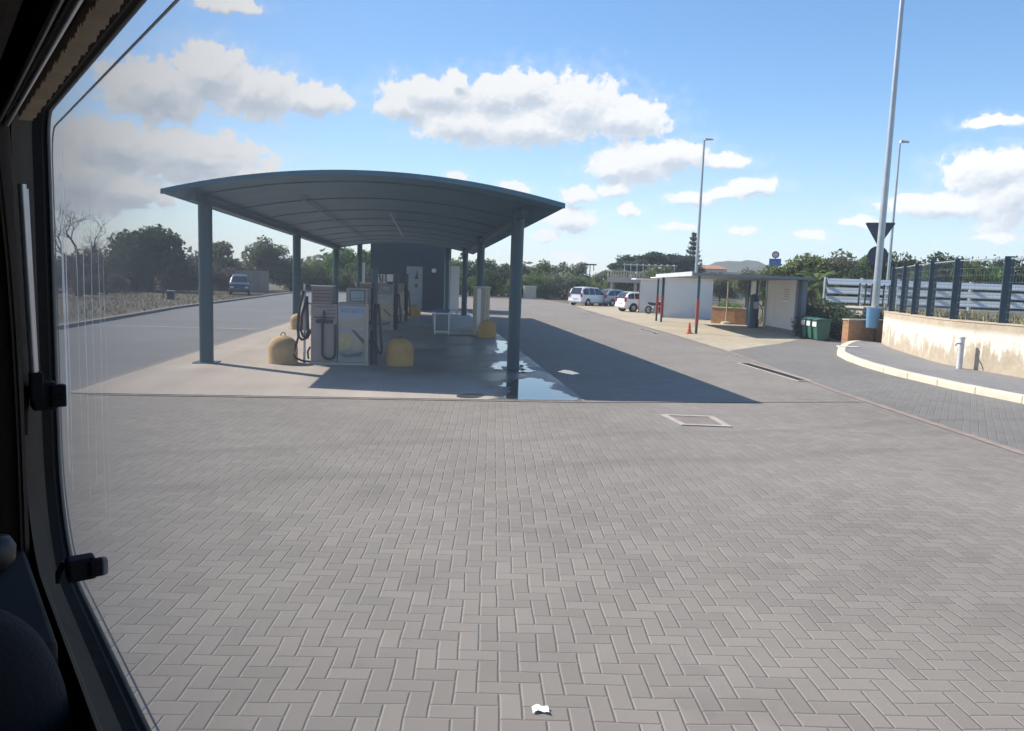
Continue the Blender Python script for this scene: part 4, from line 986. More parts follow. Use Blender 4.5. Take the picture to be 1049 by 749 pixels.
# shrubs: foliage right down to the ground
def shrub_mesh(seed,n,sz,dry=False):
    random.seed(seed);lb=[]
    for i in range(13):
        a=random.uniform(0,6.28);rad=.42*sqrt(random.random()); z=random.uniform(.15,.72)*(1-.5*rad)
        lb.append(((rad*cos(a),rad*sin(a),z),random.uniform(.16,.27),.95))
    return crown_mb(lb,n,sz,seed,.3)
SH=[mesh_only(shrub_mesh(70+i,3800,.045),'shrub_foliage',M['leaf_mid']) for i in range(4)]
SHS=[mesh_only(trunk_mb(.4,.03,[(.2,.1,.6),(-.2,.15,.55),(.1,-.25,.6),(-.1,-.1,.7)],80+i,.1),'shrub_stems',M['bark']) for i in range(2)]
def setmat(o,m):
    o.material_slots[0].link='OBJECT'; o.material_slots[0].material=m
def plant(name,label,cat,kind,loc,h,wf,m,group):
    o=thing(name,label,cat,loc,random.uniform(0,6.28),group)
    if kind=='shrub': cr,tr=random.choice(SH),random.choice(SHS);n2,n1='stems','foliage'
    else: cr,tr=PROT[kind];n1,n2='crown','trunk'
    c=bpy.data.objects.new(n1,cr);COL.objects.link(c);c.parent=o
    if m is not None: setmat(c,m)
    t=bpy.data.objects.new(n2,tr);COL.objects.link(t);t.parent=o
    o.scale=(h*wf,h*wf,h); return o
random.seed(7)
L=M
# hedge row closing the forecourt: olive, mid and fresh green shrubs
mats=['leaf_mid','leaf_olive','leaf_dark','leaf_mid','leaf_bright']
x=-17.5;i=0
while x<27:
    h=random.uniform(3.8,5.0); y=random.uniform(99.5,103.5)
    plant('shrub','leafy shrub in the row closing the far end of the forecourt','shrub','shrub',(x,y,-.03),h,random.uniform(.9,1.2),M[random.choice(mats)],'shrubs along the far edge of the forecourt'); x+=random.uniform(2.1,3.2);i+=1
x=-19
while x<30:
    h=random.uniform(4.6,6.0); plant('tree','bushy tree standing behind the far shrub row','tree',random.choice('abd'),(x,random.uniform(107,116),-.03),h,random.uniform(.95,1.25),M[random.choice(['leaf_olive','leaf_dark','leaf_mid'])],'trees behind the far shrub row'); x+=random.uniform(3.2,4.6)
for x,y,h in((-11.9,108,6.6),(-8.2,106,6.2)): plant('tree','fresh green tree topping the far shrub row between the left canopy posts','tree','a',(x,y,-.03),h,.95,M['leaf_bright'],'fresh green trees between the left posts')
# left side
plant('tree','dense dark rounded tree rising above the left thicket','tree','a',(-27.6,80,-.03),6.9,1.12,M['leaf_dark'],None)
plant('tree','dense dark lower tree right beside the tallest left one','tree','b',(-30.6,83,-.03),6.2,1.1,M['leaf_dark'],None)
plant('tree','grey green rounded tree above the pale container','tree','b',(-20.4,100,-.03),6.9,.95,M['leaf_olive'],None)
plant('tree','grey green tree left of the pale container tree','tree','d',(-25.5,97,-.03),6.3,1.1,M['leaf_olive'],None)
for x,y,h,k_ in((-23.5,95.5,4.8,'shrub'),(-26.6,90,4.9,'shrub'),(-29.5,88.5,4.6,'shrub'),(-16.0,101,4.2,'shrub'),(-24,92,3.6,'shrub'),(-28.5,76,3.9,'shrub'),(-31.5,72,4.6,'shrub'),(-32.5,66,4.3,'shrub'),(-27.5,70,2.4,'shrub'),(-33,60,4.8,'shrub'),(-31.5,55,4.2,'shrub'),(-36,62,5.2,'shrub'),(-30.5,48,3.9,'shrub'),(-34,50,5.0,'shrub'),(-30,42,4.0,'shrub'),(-27,64,2.0,'shrub'),(-26,44,2.2,'shrub'),(-33,43,5.2,'shrub'),(-38,55,5.8,'shrub'),(-29,36,3.6,'shrub')):
    plant('shrub','brownish winter shrub of the thicket at the left','shrub',k_,(x,y,-.03),h,random.uniform(.95,1.3),M[random.choice(['leaf_dry','leaf_dry','leaf_olive','leaf_dark'])],'brownish shrubs of the left thicket')
for x,y,h in((-25.6,59,7.4),(-28.2,57,6.0),(-26.5,66,5.6)): plant('tree','leafless winter tree with fine twigs above the left thicket','tree','bare',(x,y,-.03),h,1.25,None,'leafless trees at the left')
# right side
plant('tree','tall tiered conifer by the bare lamp post on the skyline','tree','conifer',(53.6,147,-.03),13.2,.85,M['leaf_pine'],None)
for i,(x,y,h) in enumerate(((40.2,138,8.6),(43.6,139,9.4),(47.0,138,8.8),(37.0,134,7.4),(50.5,141,7.0))): plant('tree','flat topped umbrella pine in the clump left of the tiered conifer','tree','umbrella',(x,y,-.03),h,1.25,M['leaf_pine'],'umbrella pine clump')
for x,y,h,k_,m_ in((33.3,57.5,5.6,'b','leaf_olive'),(30.9,57,5.5,'a','leaf_mid'),(41.5,66,6.4,'a','leaf_dark'),(38.6,64,5.4,'b','leaf_mid'),(28.3,58,4.3,'c','leaf_mid'),(44.5,68,5.9,'d','leaf_dark'),(48,70,5.6,'b','leaf_dark')):
    plant('tree','leafy tree of the row right of the car wash','tree',k_,(x,y,-.03),h,1.15,M[m_],'leafy trees right of the car wash')
for x,y,h in((27.6,50.5,4.0),(29.8,49.0,3.7)): plant('palm_tree','short palm with arching fronds behind the green wheelie bins','palm','palm',(x,y,.0),h*1.35,1.0,M['leaf_mid'],'short palms behind the bins')
for i in range(26):
    x=random.uniform(22.5,34);y=random.uniform(38,60)
    if x>24+ (y-36)*.75: continue
    plant('shrub','low green bush in the garden behind the car wash','shrub','shrub',(x,y,-.03),random.uniform(1.0,2.0),random.uniform(1.1,1.5),M[random.choice(['leaf_mid','leaf_bright','leaf_dark'])],'low bushes behind the car wash')
for x,y,h in((19.7,33.0,1.7),(21.3,38.6,2.2),(22.5,39.3,2.1),(19.2,34.6,1.8),(20.6,35.4,2.0),(21.6,37.4,1.6),(20.4,32.0,1.2)): plant('shrub','dark low bush just behind the orange wall and the bins','shrub','shrub',(x,y,-.03),h,1.2,M['leaf_dark'],'dark bushes behind the bins')
for i in range(22): 
    x=random.uniform(27,62);y=random.uniform(85,120)
    plant('tree','mid distance tree between the car wash roof and the skyline','tree',random.choice('abcd'),(x,y,-.03),random.uniform(4.0,5.2),1.2,M[random.choice(['leaf_mid','leaf_olive','leaf_dark'])],'trees beyond the car wash roof')
# hedge beyond the barrier, upper right
for i in range(13):
    t=i/12; x=30.2+14*t;y=49.6-1.8*t
    plant('hedge_bush','dark clipped hedge bush beyond the pale road barrier','hedge','shrub',(x,y,1.38),random.uniform(4.3,4.9),random.uniform(.65,.8),M['leaf_dark'],'hedge bushes beyond the barrier')
for x,y,h in((36.4,46.8,4.3),(38.3,46.5,3.9),(41.4,46.2,4.1),(33.2,47.4,3.2)): plant('hedge_bush','lighter leggy bush standing out of the dark hedge','hedge','shrub',(x,y,1.38),h,.55,M['leaf_bright'],'lighter bushes in the upper right hedge')
# far belts of trees out to the hills, too many to count
def belt(name,spec,m,seed):
    random.seed(seed);mb=MB()
    for (x0,x1,y0,y1,n,hmin,hmax) in spec:
        for i in range(n):
            x=random.uniform(x0,x1);y=random.uniform(y0,y1);h=random.uniform(hmin,hmax)
            for q in range(150):
                d=Vector((random.gauss(0,1),random.gauss(0,1),abs(random.gauss(0,1)))).normalized()
                p=Vector((x+d.x*h*.75,y+d.y*h*.5,d.z*h*random.uniform(.45,1)*(1+.2*mnoise.noise(d*3+Vector((x,y,0))))))
                leaf(mb,p,h*.16,d)
    return tag(mb.build(name,m,None,recalc=False),None,None,None,'stuff')
belt('treeline',[(-260,-60,120,260,150,5,8),(-60,40,150,320,120,5,7.5),(60,330,180,420,230,4,7),(70,140,90,170,60,3.5,5.5)],M['leaf_olive'],91)
# dry weeds at the verge
random.seed(15);mb=MB()
for i in range(9000):
    y=random.uniform(24,95); x=-12.4-(y-24)*.045-random.uniform(.2,1)**1.6*16
    h=random.uniform(.06,.28); a=random.uniform(0,6.28); w=.014
    mb.add([(x-w*cos(a),y-w*sin(a),-.03),(x+w*cos(a),y+w*sin(a),-.03),(x+random.gauss(0,.12),y+random.gauss(0,.12),h)],[(0,1,2)])
tag(mb.build('dry_grass',plain('straw_grass',(.13,.105,.055),.9,0,.35,2),None,recalc=False),None,None,None,'stuff')
random.seed(16);mb=MB()
for i in range(4200):
    if i%2: x=random.uniform(19.5,40);y=random.uniform(32,64)
    else: x=random.uniform(16.2,24);y=random.uniform(14,38)
    z=1.40 if (i%2==0) else -.03
    if i%2==0 and x<15.9+max(0,(y-19))*.36: continue
    if i%2 and x<20+(y-33)*.1: continue
    h=random.uniform(.1,.35); a=random.uniform(0,6.28); w=.025
    mb.add([(x-w*cos(a),y-w*sin(a),z),(x+w*cos(a),y+w*sin(a),z),(x+random.gauss(0,.1),y+random.gauss(0,.1),z+h)],[(0,1,2)])
tag(mb.build('dry_grass',plain('straw_grass_b',(.26,.23,.10),.9,0,.3,2),None,recalc=False),None,None,None,'stuff')
# ================================================================== CAMPER INTERIOR (the photo is taken out of its side window)
EYE=Vector((0,0,2.15)); AL=R(-31.5)
A_=Vector((sin(AL),cos(AL),0)); N_=Vector((cos(AL),-sin(AL),0))
MW=Matrix(((A_.x,N_.x,0,0),(A_.y,N_.y,0,0),(0,0,1,2.15),(0,0,0,1)))   # local (s along wall, n outward, z above eye) -> world
BASE=Vector((-1.2,-.6,0)); MC=Matrix.Translation(-BASE)@MW
camper=thing('camper','dark camper van interior seen round its side window at the left edge','camper',BASE)
def cb(mb,name,m,parent=None,**k): 
    mb.xf(MC); return mb.build(name,m,parent or camper,**k)
def outline(dl=0,dt=0,db=0,dr=0,n=10):
    """rounded window outline in (s,z); d = inset at left, top, bottom, right"""
    s0,s1,z0,z1=-.38+dr,1.14-dl,-.385+db,.192-dt
    pts=[]
    for cx,cz,r,a0 in((s1,z1,.03,90),(s1,z0,.15,0),(s0,z0,.12,-90),(s0,z1,.05,180)):
        pass
    def arc(cx,cz,r,a0):
        return [(cx+r*cos(R(a0-90*i/n)),cz+r*sin(R(a0-90*i/n))) for i in range(n+1)]
    rt,rb=.035,.15
    return arc(s1-rt,z1-rt,rt,90)+arc(s1-rb,z0+rb,rb,0)+arc(s0+rb,z0+rb,rb,-90)+arc(s0+rt,z1-rt,rt,180)
def ring(levels,name,m,parent,**k):
    """levels: list of (outline, n) forming a closed profile"""
    q=len(levels);c=len(levels[0][0]);mb=MB();vs=[(s_,nn,z) for ol,nn in levels for s_,z in ol]
    fs=[(i*c+j,i*c+(j+1)%c,((i+1)%q)*c+(j+1)%c,((i+1)%q)*c+j) for i in range(q) for j in range(c)]
    return cb(mb.add(vs,fs),name,m,parent,**k)
# window: opening frame with its pane, seal, latches and stay
fr=ring([(outline(.02,.004,.008,.0),.1125),(outline(.058,.008,.030,.0),.098),(outline(.066,.014,.036,.0),.092),(outline(.075,.02,.045,0),.0865),(outline(-.10,-.10,-.10,-.1),.0865),(outline(-.10,-.10,-.10,-.1),.1125)],'window',M['sillgrey'],None,smooth=30)
ring([(outline(),.1345),(outline(),.129),(outline(.010,.002,.004),.1205),(outline(.0195,.0045,.0075),.1128),(outline(-.04,-.04,-.04,-.04),.1128),(outline(-.04,-.04,-.04,-.04),.1345)],'seal',M['black'],fr,smooth=30)
ring([(outline(.0045,.001,.002),.1262),(outline(.006,.0014,.0026),.1240),(outline(-.001,-.001,-.001),.1240),(outline(-.001,-.001,-.001),.1262)],'seal_lip',M['latch'],fr,smooth=30)
ring([(outline(.066,.012,.037,.0),.0915),(outline(.0685,.0145,.040,.0),.0875),(outline(.06,.01,.03),.0875),(outline(.06,.01,.03),.0915)],'frame_edge',M['frame_beige'],fr,smooth=30)
ring([(outline(.012,.020,.012,.02),.1338),(outline(.013,.0215,.013,.02),.1338),(outline(.013,.0215,.013,.02),.1352),(outline(.012,.020,.012,.02),.1352)],'pane_edge',plain('smoky_pane_edge',(.10,.11,.14),.4,0,.1,9),fr)
ol=outline(-.004,-.004,-.004,-.004); c=len(ol); mb=MB()
mb.add([(s_,.1305,z) for s_,z in ol]+[(s_,.1335,z) for s_,z in ol],[tuple(range(c)),tuple(range(c,2*c))[::-1]]+[(j,(j+1)%c,c+(j+1)%c,c+j) for j in range(c)])
cb(mb,'pane',mat_volume('dusty_veiled_acrylic',PANE_C,PANE_D),fr)  # besides dust, scatter and absorption stand in for the glass's reflection veil
# beige reveal strip left of the seal and stay bar in front of it
ring([(outline(.021,.03,.05,.03),.1122),(outline(.055,.05,.08,.03),.0985),(outline(.05,.05,.08,.03),.1122)],'blind_guide',M['frame_beige'],fr) if False else None
mb=MB(); mb.tube([(1.035,.0925,.092),(1.052,.099,-.135)],.0045,10); mb.tube([(1.047,.0965,.088),(1.060,.1015,-.135)],.0035,10)
sb=cb(mb,'stay_bar',M['alu'],fr,smooth=50)
mb=MB().box(1.043,1.064,.094,.108,-.162,-.128); cb(mb,'end_fitting',M['latch'],sb,bevel=.002)
def latch(s_,n_,z,sc,name='latch',lever=True,rot=0):
    T=Matrix.Translation((s_,n_,z))@Matrix.Rotation(rot,4,'Y')
    mb=MB(); mb.box(-.020*sc,.020*sc,-.012,.014,-.021*sc,.021*sc); mb.box(-.026*sc,-.006*sc,.006,.024,-.016*sc,.018*sc); mb.xf(T); l=cb(mb,name,M['latch'],fr,bevel=.003)
    mb=MB(); mb.tube([(.008*sc,-.013,.014*sc),(.008*sc,-.018,-.005*sc),(.004*sc,-.019,-.06*sc if lever else -.024*sc)],[.006*sc,.006*sc,.0045*sc],8); mb.xf(T); cb(mb,'lever',M['latch'],l,smooth=50)
    mb=MB(); mb.tube([(-.018*sc,.012,.0),(-.018*sc,.018,.0)],.010*sc,12); mb.xf(T); cb(mb,'knob',M['latch'],l,smooth=50)
latch(1.062,.108,-.158,.80)
latch(.842,.1125,-.305,.54,lever=False)
# whitish strips on the pane, painted to stand in for curtain reflections
def mat_reflection_streak():
    m,t,b,o=nt('painted_curtain_reflection'); b.inputs['Base Color'].default_value=(.75,.74,.72,1); b.inputs['Roughness'].default_value=.9
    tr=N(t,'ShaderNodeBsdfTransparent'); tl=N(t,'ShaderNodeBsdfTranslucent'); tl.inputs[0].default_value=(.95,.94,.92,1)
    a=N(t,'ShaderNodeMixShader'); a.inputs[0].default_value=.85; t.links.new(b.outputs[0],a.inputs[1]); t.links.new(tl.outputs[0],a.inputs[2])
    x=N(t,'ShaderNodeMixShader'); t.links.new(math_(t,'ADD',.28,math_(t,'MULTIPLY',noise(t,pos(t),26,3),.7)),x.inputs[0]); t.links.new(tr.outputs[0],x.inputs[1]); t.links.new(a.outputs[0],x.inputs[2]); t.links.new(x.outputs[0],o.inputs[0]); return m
ms_=mat_reflection_streak(); random.seed(77)
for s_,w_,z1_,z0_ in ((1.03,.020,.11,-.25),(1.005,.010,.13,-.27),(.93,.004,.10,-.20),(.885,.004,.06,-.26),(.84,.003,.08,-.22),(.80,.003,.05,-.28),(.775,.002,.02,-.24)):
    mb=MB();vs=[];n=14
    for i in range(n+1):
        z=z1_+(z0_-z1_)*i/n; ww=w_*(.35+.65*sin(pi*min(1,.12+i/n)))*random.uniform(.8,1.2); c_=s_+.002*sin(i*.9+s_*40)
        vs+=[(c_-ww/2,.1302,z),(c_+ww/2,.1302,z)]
    cb(mb.add(vs,[(2*i,2*i+1,2*i+3,2*i+2) for i in range(n)]),'reflection_streak',ms_,fr,recalc=False)
# wall with the window hole
ho=outline(-.05,-.05,-.05,-.05,8); c=len(ho);cx,cz=.38,-.1
def toward(s_,z):
    dx,dz=s_-cx,z-cz; k_=min([((2.2-cx)/dx if dx>0 else (-2.8-cx)/dx) if abs(dx)>1e-6 else 99,((.66-cz)/dz if dz>0 else (-1.55-cz)/dz) if abs(dz)>1e-6 else 99]); return (cx+dx*k_,cz+dz*k_)
oo=[toward(*p) for p in ho]
for cs,cz2 in((2.2,.66),(2.2,-1.55),(-2.8,-1.55),(-2.8,.66)):
    k_=min(range(c),key=lambda i:(oo[i][0]-cs)**2+(oo[i][1]-cz2)**2); oo[k_]=(cs,cz2)
mb=MB();vs=[(s_,.088,z) for s_,z in ho]+[(s_,.088,z) for s_,z in oo]+[(s_,.14,z) for s_,z in ho]+[(s_,.14,z) for s_,z in oo]
fs=[]
for j in range(c):
    k_=(j+1)%c; fs+=[(j,k_,c+k_,c+j),(2*c+j,3*c+j,3*c+k_,2*c+k_),(j,2*c+j,2*c+k_,k_),(c+j,c+k_,3*c+k_,3*c+j)]
cb(mb.add(vs,fs),'side_wall',M['mat_interior'])
cb(MB().box(-2.8,2.2,-2.1,.14,.662,.71),'ceiling',M['mat_interior'])
cb(MB().box(-2.8,2.2,-2.1,.14,-1.60,-1.552),'floor',M['mat_interior'])
cb(MB().box(2.202,2.25,-2.1,.14,-1.6,.71),'end_wall',M['mat_interior'])
cb(MB().box(-2.85,-2.802,-2.1,.14,-1.6,.71),'end_wall',M['mat_interior'])
# far side wall with a window opening that lets light in
fw=MB(); fw.box(-2.8,2.2,-2.15,-2.102,-1.6,-.35); fw.box(-2.8,2.2,-2.15,-2.102,.25,.71); fw.box(-2.8,-.35,-2.15,-2.102,-.349,.249); fw.box(.25,2.2,-2.15,-2.102,-.349,.249)
cb(fw,'far_side_wall',M['mat_interior'])
# folded pleated blind above the window
mb=MB();vs=[];n=150
for i in range(n+1):
    s_=.15+.86*i/n; zz=.0035 if i%2 else 0; w=.0015*sin(i*.9)
    vs+=[(s_,.103,.1605+zz+w),(s_,.0895,.1590+zz+w),(s_,.0885,.182),(s_,.104,.183)]
fs=[(0,1,2,3),tuple(n*4+q for q in(3,2,1,0))]
for i in range(n):
    for q in range(4): fs.append((i*4+q,i*4+(q+1)%4,(i+1)*4+(q+1)%4,(i+1)*4+q))
cb(mb.add(vs,fs),'blind',M['blind'])
cb(MB().tube([(.2,.0765,.156),(1.0,.0765,.150)],.0028,8),'curtain_rail',M['alu'],smooth=50)
cb(MB().tube([(.2,.0705,.160),(1.0,.0705,.153)],.0022,8),'curtain_rail',M['alu'],smooth=50)
cb(MB().box(.1,1.05,.079,.0875,.168,.21),'pelmet',M['mat_interior'],bevel=.002)
# locker front edge and two hooks under the ceiling
cb(MB().box(.2,1.1,-.25,.062,.172,.45),'locker',M['mat_interior'],bevel=.01)
for s_,n_,z in((.745,.058,.176),(.745,.053,.150)):
    mb=MB();mb.tube([(s_+.05*cos(a),n_-.012+.016*sin(a)-.02,z-.012*sin(a)*0+.004*cos(a*2)) for a in [R(10+16*q) for q in range(10)]],.0035,8); mb.bar((s_,n_-.02,z),(s_,n_-.02,z+.03),.012,.006)
    cb(mb,'curtain_hook',M['frame_beige'],smooth=50)
# curtain bunched beside the window
cu=thing('curtain','dark brown curtain bunched at the left edge of the window','curtain',BASE)
def cur(u,v):
    s_=.985+.36*u; z=.15-.72*v; return (s_,.066+.013*sin(u*46+1.3*sin(v*3))+.004*sin(u*110),z)
mb=MB().grid(cur,90,10); mb.grid(lambda u,v:(lambda p:(p[0],p[1]-.004,p[2]))(cur(u,v)),90,10); mb.xf(MC); mb.build('cloth',M['curtain'],cu,smooth=60)
mb=MB().box(.98,1.36,.05,.082,-.10,-.085); mb.xf(MC); mb.build('tieback',M['frame_beige'],cu,bevel=.003) if False else None
# ledge with small pale knob objects
sh=thing('ledge_pot','small pale round pot on the dark ledge below the curtain','pot',BASE)
mb=MB().lathe([(.012,0),(.020,.01),(.021,.024),(.016,.034),(.004,.037)],20,(.93,.045,-.322)); mb.xf(MC); mb.build('pot',plain('pale_pot',(.025,.023,.02),.5,0,.1,30),sh,smooth=50)
mb=MB().tube([(.93,.045,-.286),(.93,.045,-.279)],.006,10); mb.xf(MC); mb.build('lid_knob',M['dark'],sh,smooth=50)
cb(MB().box(.72,1.5,-.3,.078,-.352,-.324),'ledge',M['mat_interior'],bevel=.004)
# navy seat back
cs=thing('seat_cushion','dark navy seat back with rounded corner at the lower left','seat',BASE)
def sup(u,v,a,b,c,e1=.45,e2=.45):
    th=-pi/2+pi*v; ph=-pi+2*pi*u
    f=lambda w,m_: (abs(w)**m_)*(1 if w>=0 else -1)
    return (a*f(cos(th),e1)*f(cos(ph),e2),b*f(cos(th),e1)*f(sin(ph),e2),c*f(sin(th),e1))
mb=MB().grid(lambda u,v:tuple(Vector(sup(u,v,.06,.13,.20,.6,.8))+Vector((.665,-.048,-.450))),48,32); mb.xf(MC); mb.build('seat_back',M['navy'],cs,smooth=60)
mb=MB().grid(lambda u,v:tuple(Vector(sup(u,v,.30,.20,.14,.4,.4))+Vector((.40,-.14,-.60))),48,24); mb.xf(MC); mb.build('seat_base',M['navy'],cs,smooth=60)

# ================================================================== AIR
if HAZE_D:
    h=MB().box(-600,1000,-60,1300,-1.05,60).build('haze',mat_volume('haze_air',(.78,.87,1.0),HAZE_D,0.2)); h['kind']='stuff'

# ================================================================== SKY AND SUN
SUN_EL=R(41.4); SUN_AZ=atan2(-.92,.66)      # measured from +Y towards +X
w=bpy.data.worlds.new('World'); S.world=w; w.use_nodes=True; t=w.node_tree; L=t.links.new
bg=t.nodes['Background']; sky=N(t,'ShaderNodeTexSky',sky_type='NISHITA'); sky.sun_disc=False; sky.sun_elevation=SUN_EL; sky.sun_rotation=SUN_AZ
sky.air_density=SKY_AIR; sky.dust_density=SKY_DUST; sky.ozone_density=SKY_OZ; sky.altitude=20
tc=N(t,'ShaderNodeTexCoord'); D=tc.outputs['Generated']
sx=N(t,'ShaderNodeSeparateXYZ'); L(D,sx.inputs[0])
az=math_(t,'MULTIPLY',math_(t,'ARCTAN2',sx.outputs[0],sx.outputs[1]),180/pi); el=math_(t,'MULTIPLY',math_(t,'ARCSINE',sx.outputs[2]),180/pi)
cxy=N(t,'ShaderNodeCombineXYZ'); L(az,cxy.inputs[0]); L(el,cxy.inputs[1]); P_=cxy.outputs[0]
wn=N(t,'ShaderNodeTexNoise'); wn.inputs['Scale'].default_value=.55; wn.inputs['Detail'].default_value=6; wn.inputs['Roughness'].default_value=.6; L(P_,wn.inputs['Vector'])
wv=N(t,'ShaderNodeVectorMath',operation='MULTIPLY_ADD'); L(wn.outputs['Color'],wv.inputs[0]); wv.inputs[1].default_value=(2.0,1.3,0); wv.inputs[2].default_value=(-1.0,-.65,0)
wa=N(t,'ShaderNodeVectorMath',operation='ADD'); L(P_,wa.inputs[0]); L(wv.outputs[0],wa.inputs[1])
CL=[(-18.59,11.84,3.79,2.05),(-15.23,13.12,3.05,2.07),(-12.24,12.4,3.65,1.88),(-8.52,12.32,3.09,1.16),(-16.47,7.81,5.67,1.92),(-21.0,7.98,4.16,1.85),(-13.37,6.9,3.31,1.32),(-23.3,5.57,3.42,2.46),(-21.06,5.15,3.57,1.27),(0.35,13.24,3.97,1.31),(1.84,14.25,0.94,0.78),(4.9,13.46,2.91,1.58),(7.21,13.94,2.47,1.57),(10.89,12.7,4.31,2.37),(14.52,12.07,3.4,1.59),(2.93,11.36,4.37,1.48),(7.68,11.27,5.09,1.35),(-1.77,12.45,2.43,1.06),(15.4,8.94,3.41,1.64),(18.21,9.51,2.79,1.22),(21.69,9.16,1.9,0.6),(13.62,8.64,1.44,0.83),(19.92,6.55,1.87,0.55),(23.84,7.39,1.99,0.7),(22.17,6.98,1.7,0.5),(38.77,8.04,3.06,1.55),(35.97,5.99,3.78,0.81),(39.68,6.51,2.52,2.38),(10.87,4.89,1.91,0.93),(14.05,7.11,1.44,0.63),(15.21,5.64,1.01,0.5),(11.17,6.55,1.46,0.64),(2.16,7.66,0.8,0.49),(6.37,6.97,1.47,0.5),(9.08,3.68,1.18,0.51),(31.08,4.95,1.34,0.39),(28.02,4.07,1.02,0.34),(-14.25,17.68,2.41,0.58),(39.25,3.91,1.3,0.31),(10.99,2.13,1.48,0.37),(18.5,4.5,1.41,0.35),(23.37,4.29,0.95,0.28),(38.48,11.11,1.96,0.35),
 (-40,12,8,3),(-52,16,7,3),(-60,8,9,2.5),(60,10,8,2.5),(75,15,9,3),(-75,12,9,3),(52,5,6,1),(110,12,10,3),(150,14,12,3),(-120,13,11,3),(-160,11,12,3)]
def field(vec):
    """soft union of the cloud bodies: 1 in a middle, 0 at an edge"""
    cur=None
    for (a,e,ra,re) in CL:
        m_=N(t,'ShaderNodeVectorMath',operation='MULTIPLY_ADD'); L(vec,m_.inputs[0]); m_.inputs[1].default_value=(1/ra,1/re,0); m_.inputs[2].default_value=(-a/ra,-e/re,0)
        l_=N(t,'ShaderNodeVectorMath',operation='LENGTH'); L(m_.outputs[0],l_.inputs[0]); d=l_.outputs['Value']
        cur=d if cur is None else math_(t,'SMOOTH_MIN',cur,d,.22)
    return math_(t,'SUBTRACT',1.0,cur)
def shifted(dx,dy):
    o_=N(t,'ShaderNodeVectorMath',operation='ADD'); L(wa.outputs[0],o_.inputs[0]); o_.inputs[1].default_value=(dx,dy,0); return o_.outputs[0]
def billow(vec,sc):
    v_=N(t,'ShaderNodeTexVoronoi',feature='F1'); v_.inputs['Scale'].default_value=sc; v_.inputs['Detail'].default_value=3.0; v_.inputs['Roughness'].default_value=.55; v_.normalize=True; L(vec,v_.inputs['Vector'])
    return math_(t,'SUBTRACT',1.0,v_.outputs['Distance'])
fld=field(wa.outputs[0]); fup=field(shifted(-.30,.75))
f1=noise(t,P_,1.3,9,.6)
b1=billow(wa.outputs[0],.85); b1u=billow(shifted(-.12,.22),.85)
dens=math_(t,'ADD',math_(t,'ADD',fld,math_(t,'MULTIPLY',math_(t,'SUBTRACT',b1,.62),1.15)),math_(t,'MULTIPLY',math_(t,'SUBTRACT',f1,.5),1.0))
cov=N(t,'ShaderNodeMapRange',interpolation_type='SMOOTHSTEP'); L(dens,cov.inputs[0]); cov.inputs[1].default_value=-.05; cov.inputs[2].default_value=.27
lit=math_(t,'MULTIPLY',math_(t,'SUBTRACT',fld,fup),1.0)
lit2=math_(t,'MULTIPLY',math_(t,'SUBTRACT',b1,b1u),1.2)
thick=math_(t,'MULTIPLY',math_(t,'MAXIMUM',fld,0.0),.42)
shade=math_(t,'ADD',math_(t,'SUBTRACT',math_(t,'ADD',math_(t,'ADD',.60,lit),lit2),thick),math_(t,'MULTIPLY',math_(t,'SUBTRACT',f1,.5),.35),clamp=True)
ccol=ramp(t,shade,[(.02,(.60,.66,.74)),(.36,(.80,.83,.87)),(.60,(.97,.965,.95)),(.9,(1.0,.99,.97))])
cs_=N(t,'ShaderNodeVectorMath',operation='SCALE'); L(ccol,cs_.inputs[0]); cs_.inputs['Scale'].default_value=CLOUD_S
wsp=N(t,'ShaderNodeMapRange',interpolation_type='SMOOTHSTEP'); L(math_(t,'ADD',dens,math_(t,'MULTIPLY',math_(t,'SUBTRACT',f1,.5),1.2)),wsp.inputs[0]); wsp.inputs[1].default_value=-.75; wsp.inputs[2].default_value=.35
cov2=math_(t,'MAXIMUM',math_(t,'MULTIPLY',cov.outputs[0],.95),math_(t,'MULTIPLY',wsp.outputs[0],.20))
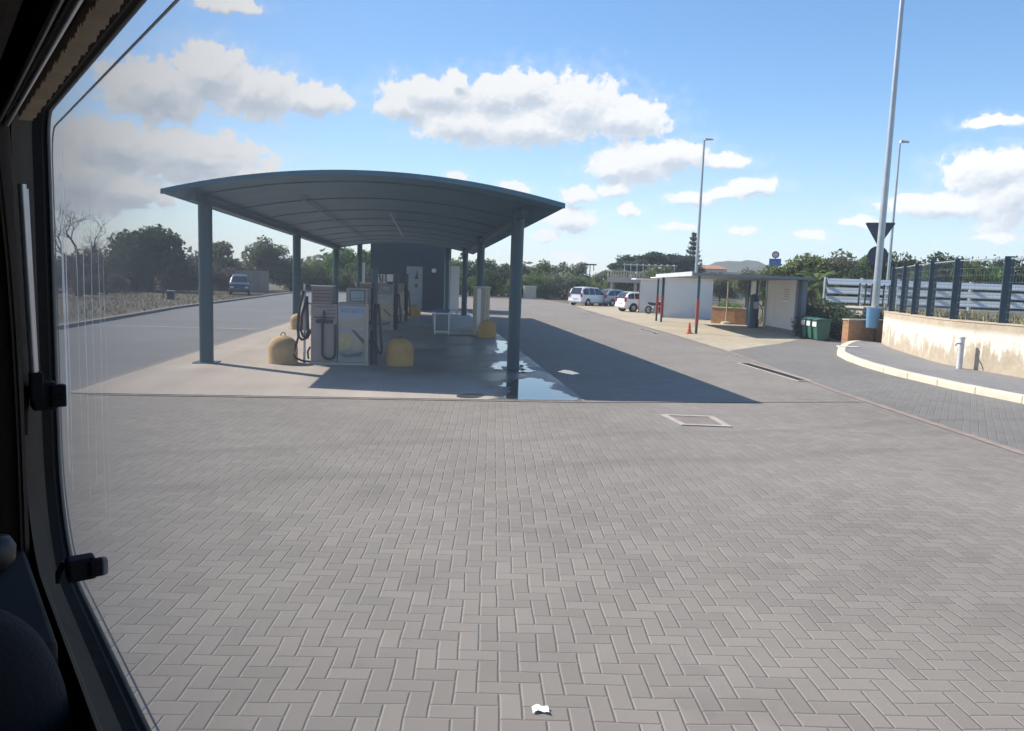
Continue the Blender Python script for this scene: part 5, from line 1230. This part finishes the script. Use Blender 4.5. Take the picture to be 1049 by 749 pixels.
# pale veil near the horizon
hz=math_(t,'POWER',math_(t,'SUBTRACT',1.0,math_(t,'DIVIDE',math_(t,'ABSOLUTE',el),SKY_VH,clamp=True),clamp=True),1.6)
veil=math_(t,'MULTIPLY',hz,SKY_V)
hs_=N(t,'ShaderNodeHueSaturation'); L(sky.outputs[0],hs_.inputs['Color']); hs_.inputs['Saturation'].default_value=SKY_SAT
skyc=mixc(t,veil,hs_.outputs[0],tuple(v*CLOUD_S for v in (.60,.74,.90)))
mx=mixc(t,cov2,skyc,cs_.outputs[0])
L(mx,bg.inputs['Color']); bg.inputs['Strength'].default_value=SKY_S
sl=bpy.data.lights.new('sun','SUN'); sl.energy=SUN_E; sl.angle=R(.53); sl.color=(1,.94,.85)
so=bpy.data.objects.new('sun',sl); COL.objects.link(so); so.rotation_euler=Vector((.92,-.66,-1.0)).to_track_quat('-Z','Y').to_euler(); so.location=(-40,30,60)

# ================================================================== CAMERA
yaw,pitch,roll=R(6.8),R(-6.4),R(2.0)
Fv=Vector((sin(yaw)*cos(pitch),cos(yaw)*cos(pitch),sin(pitch))); R0=Fv.cross(Vector((0,0,1))).normalized(); U0=R0.cross(Fv)
Rv=R0*cos(roll)+U0*sin(roll); Uv=U0*cos(roll)-R0*sin(roll)
cd=bpy.data.cameras.new('camera'); cd.sensor_width=36; cd.lens=763*36/1049; cd.clip_start=.005; cd.clip_end=6000
co=bpy.data.objects.new('camera',cd); COL.objects.link(co)
co.matrix_world=Matrix(((Rv.x,Uv.x,-Fv.x,EYE.x),(Rv.y,Uv.y,-Fv.y,EYE.y),(Rv.z,Uv.z,-Fv.z,EYE.z),(0,0,0,1)))
S.camera=co
vs_=S.view_settings; vs_.view_transform='Standard'; vs_.look='None'; vs_.gamma=1; vs_.use_curve_mapping=False; vs_.exposure=EXPO
cy=S.cycles; cy.use_denoising=True
try: cy.denoiser='OPENIMAGEDENOISE'; cy.denoising_input_passes='RGB_ALBEDO_NORMAL'
except Exception: pass
cy.max_bounces=8; cy.diffuse_bounces=3; cy.glossy_bounces=3; cy.transmission_bounces=4; cy.volume_bounces=1; cy.transparent_max_bounces=12
cy.sample_clamp_indirect=6
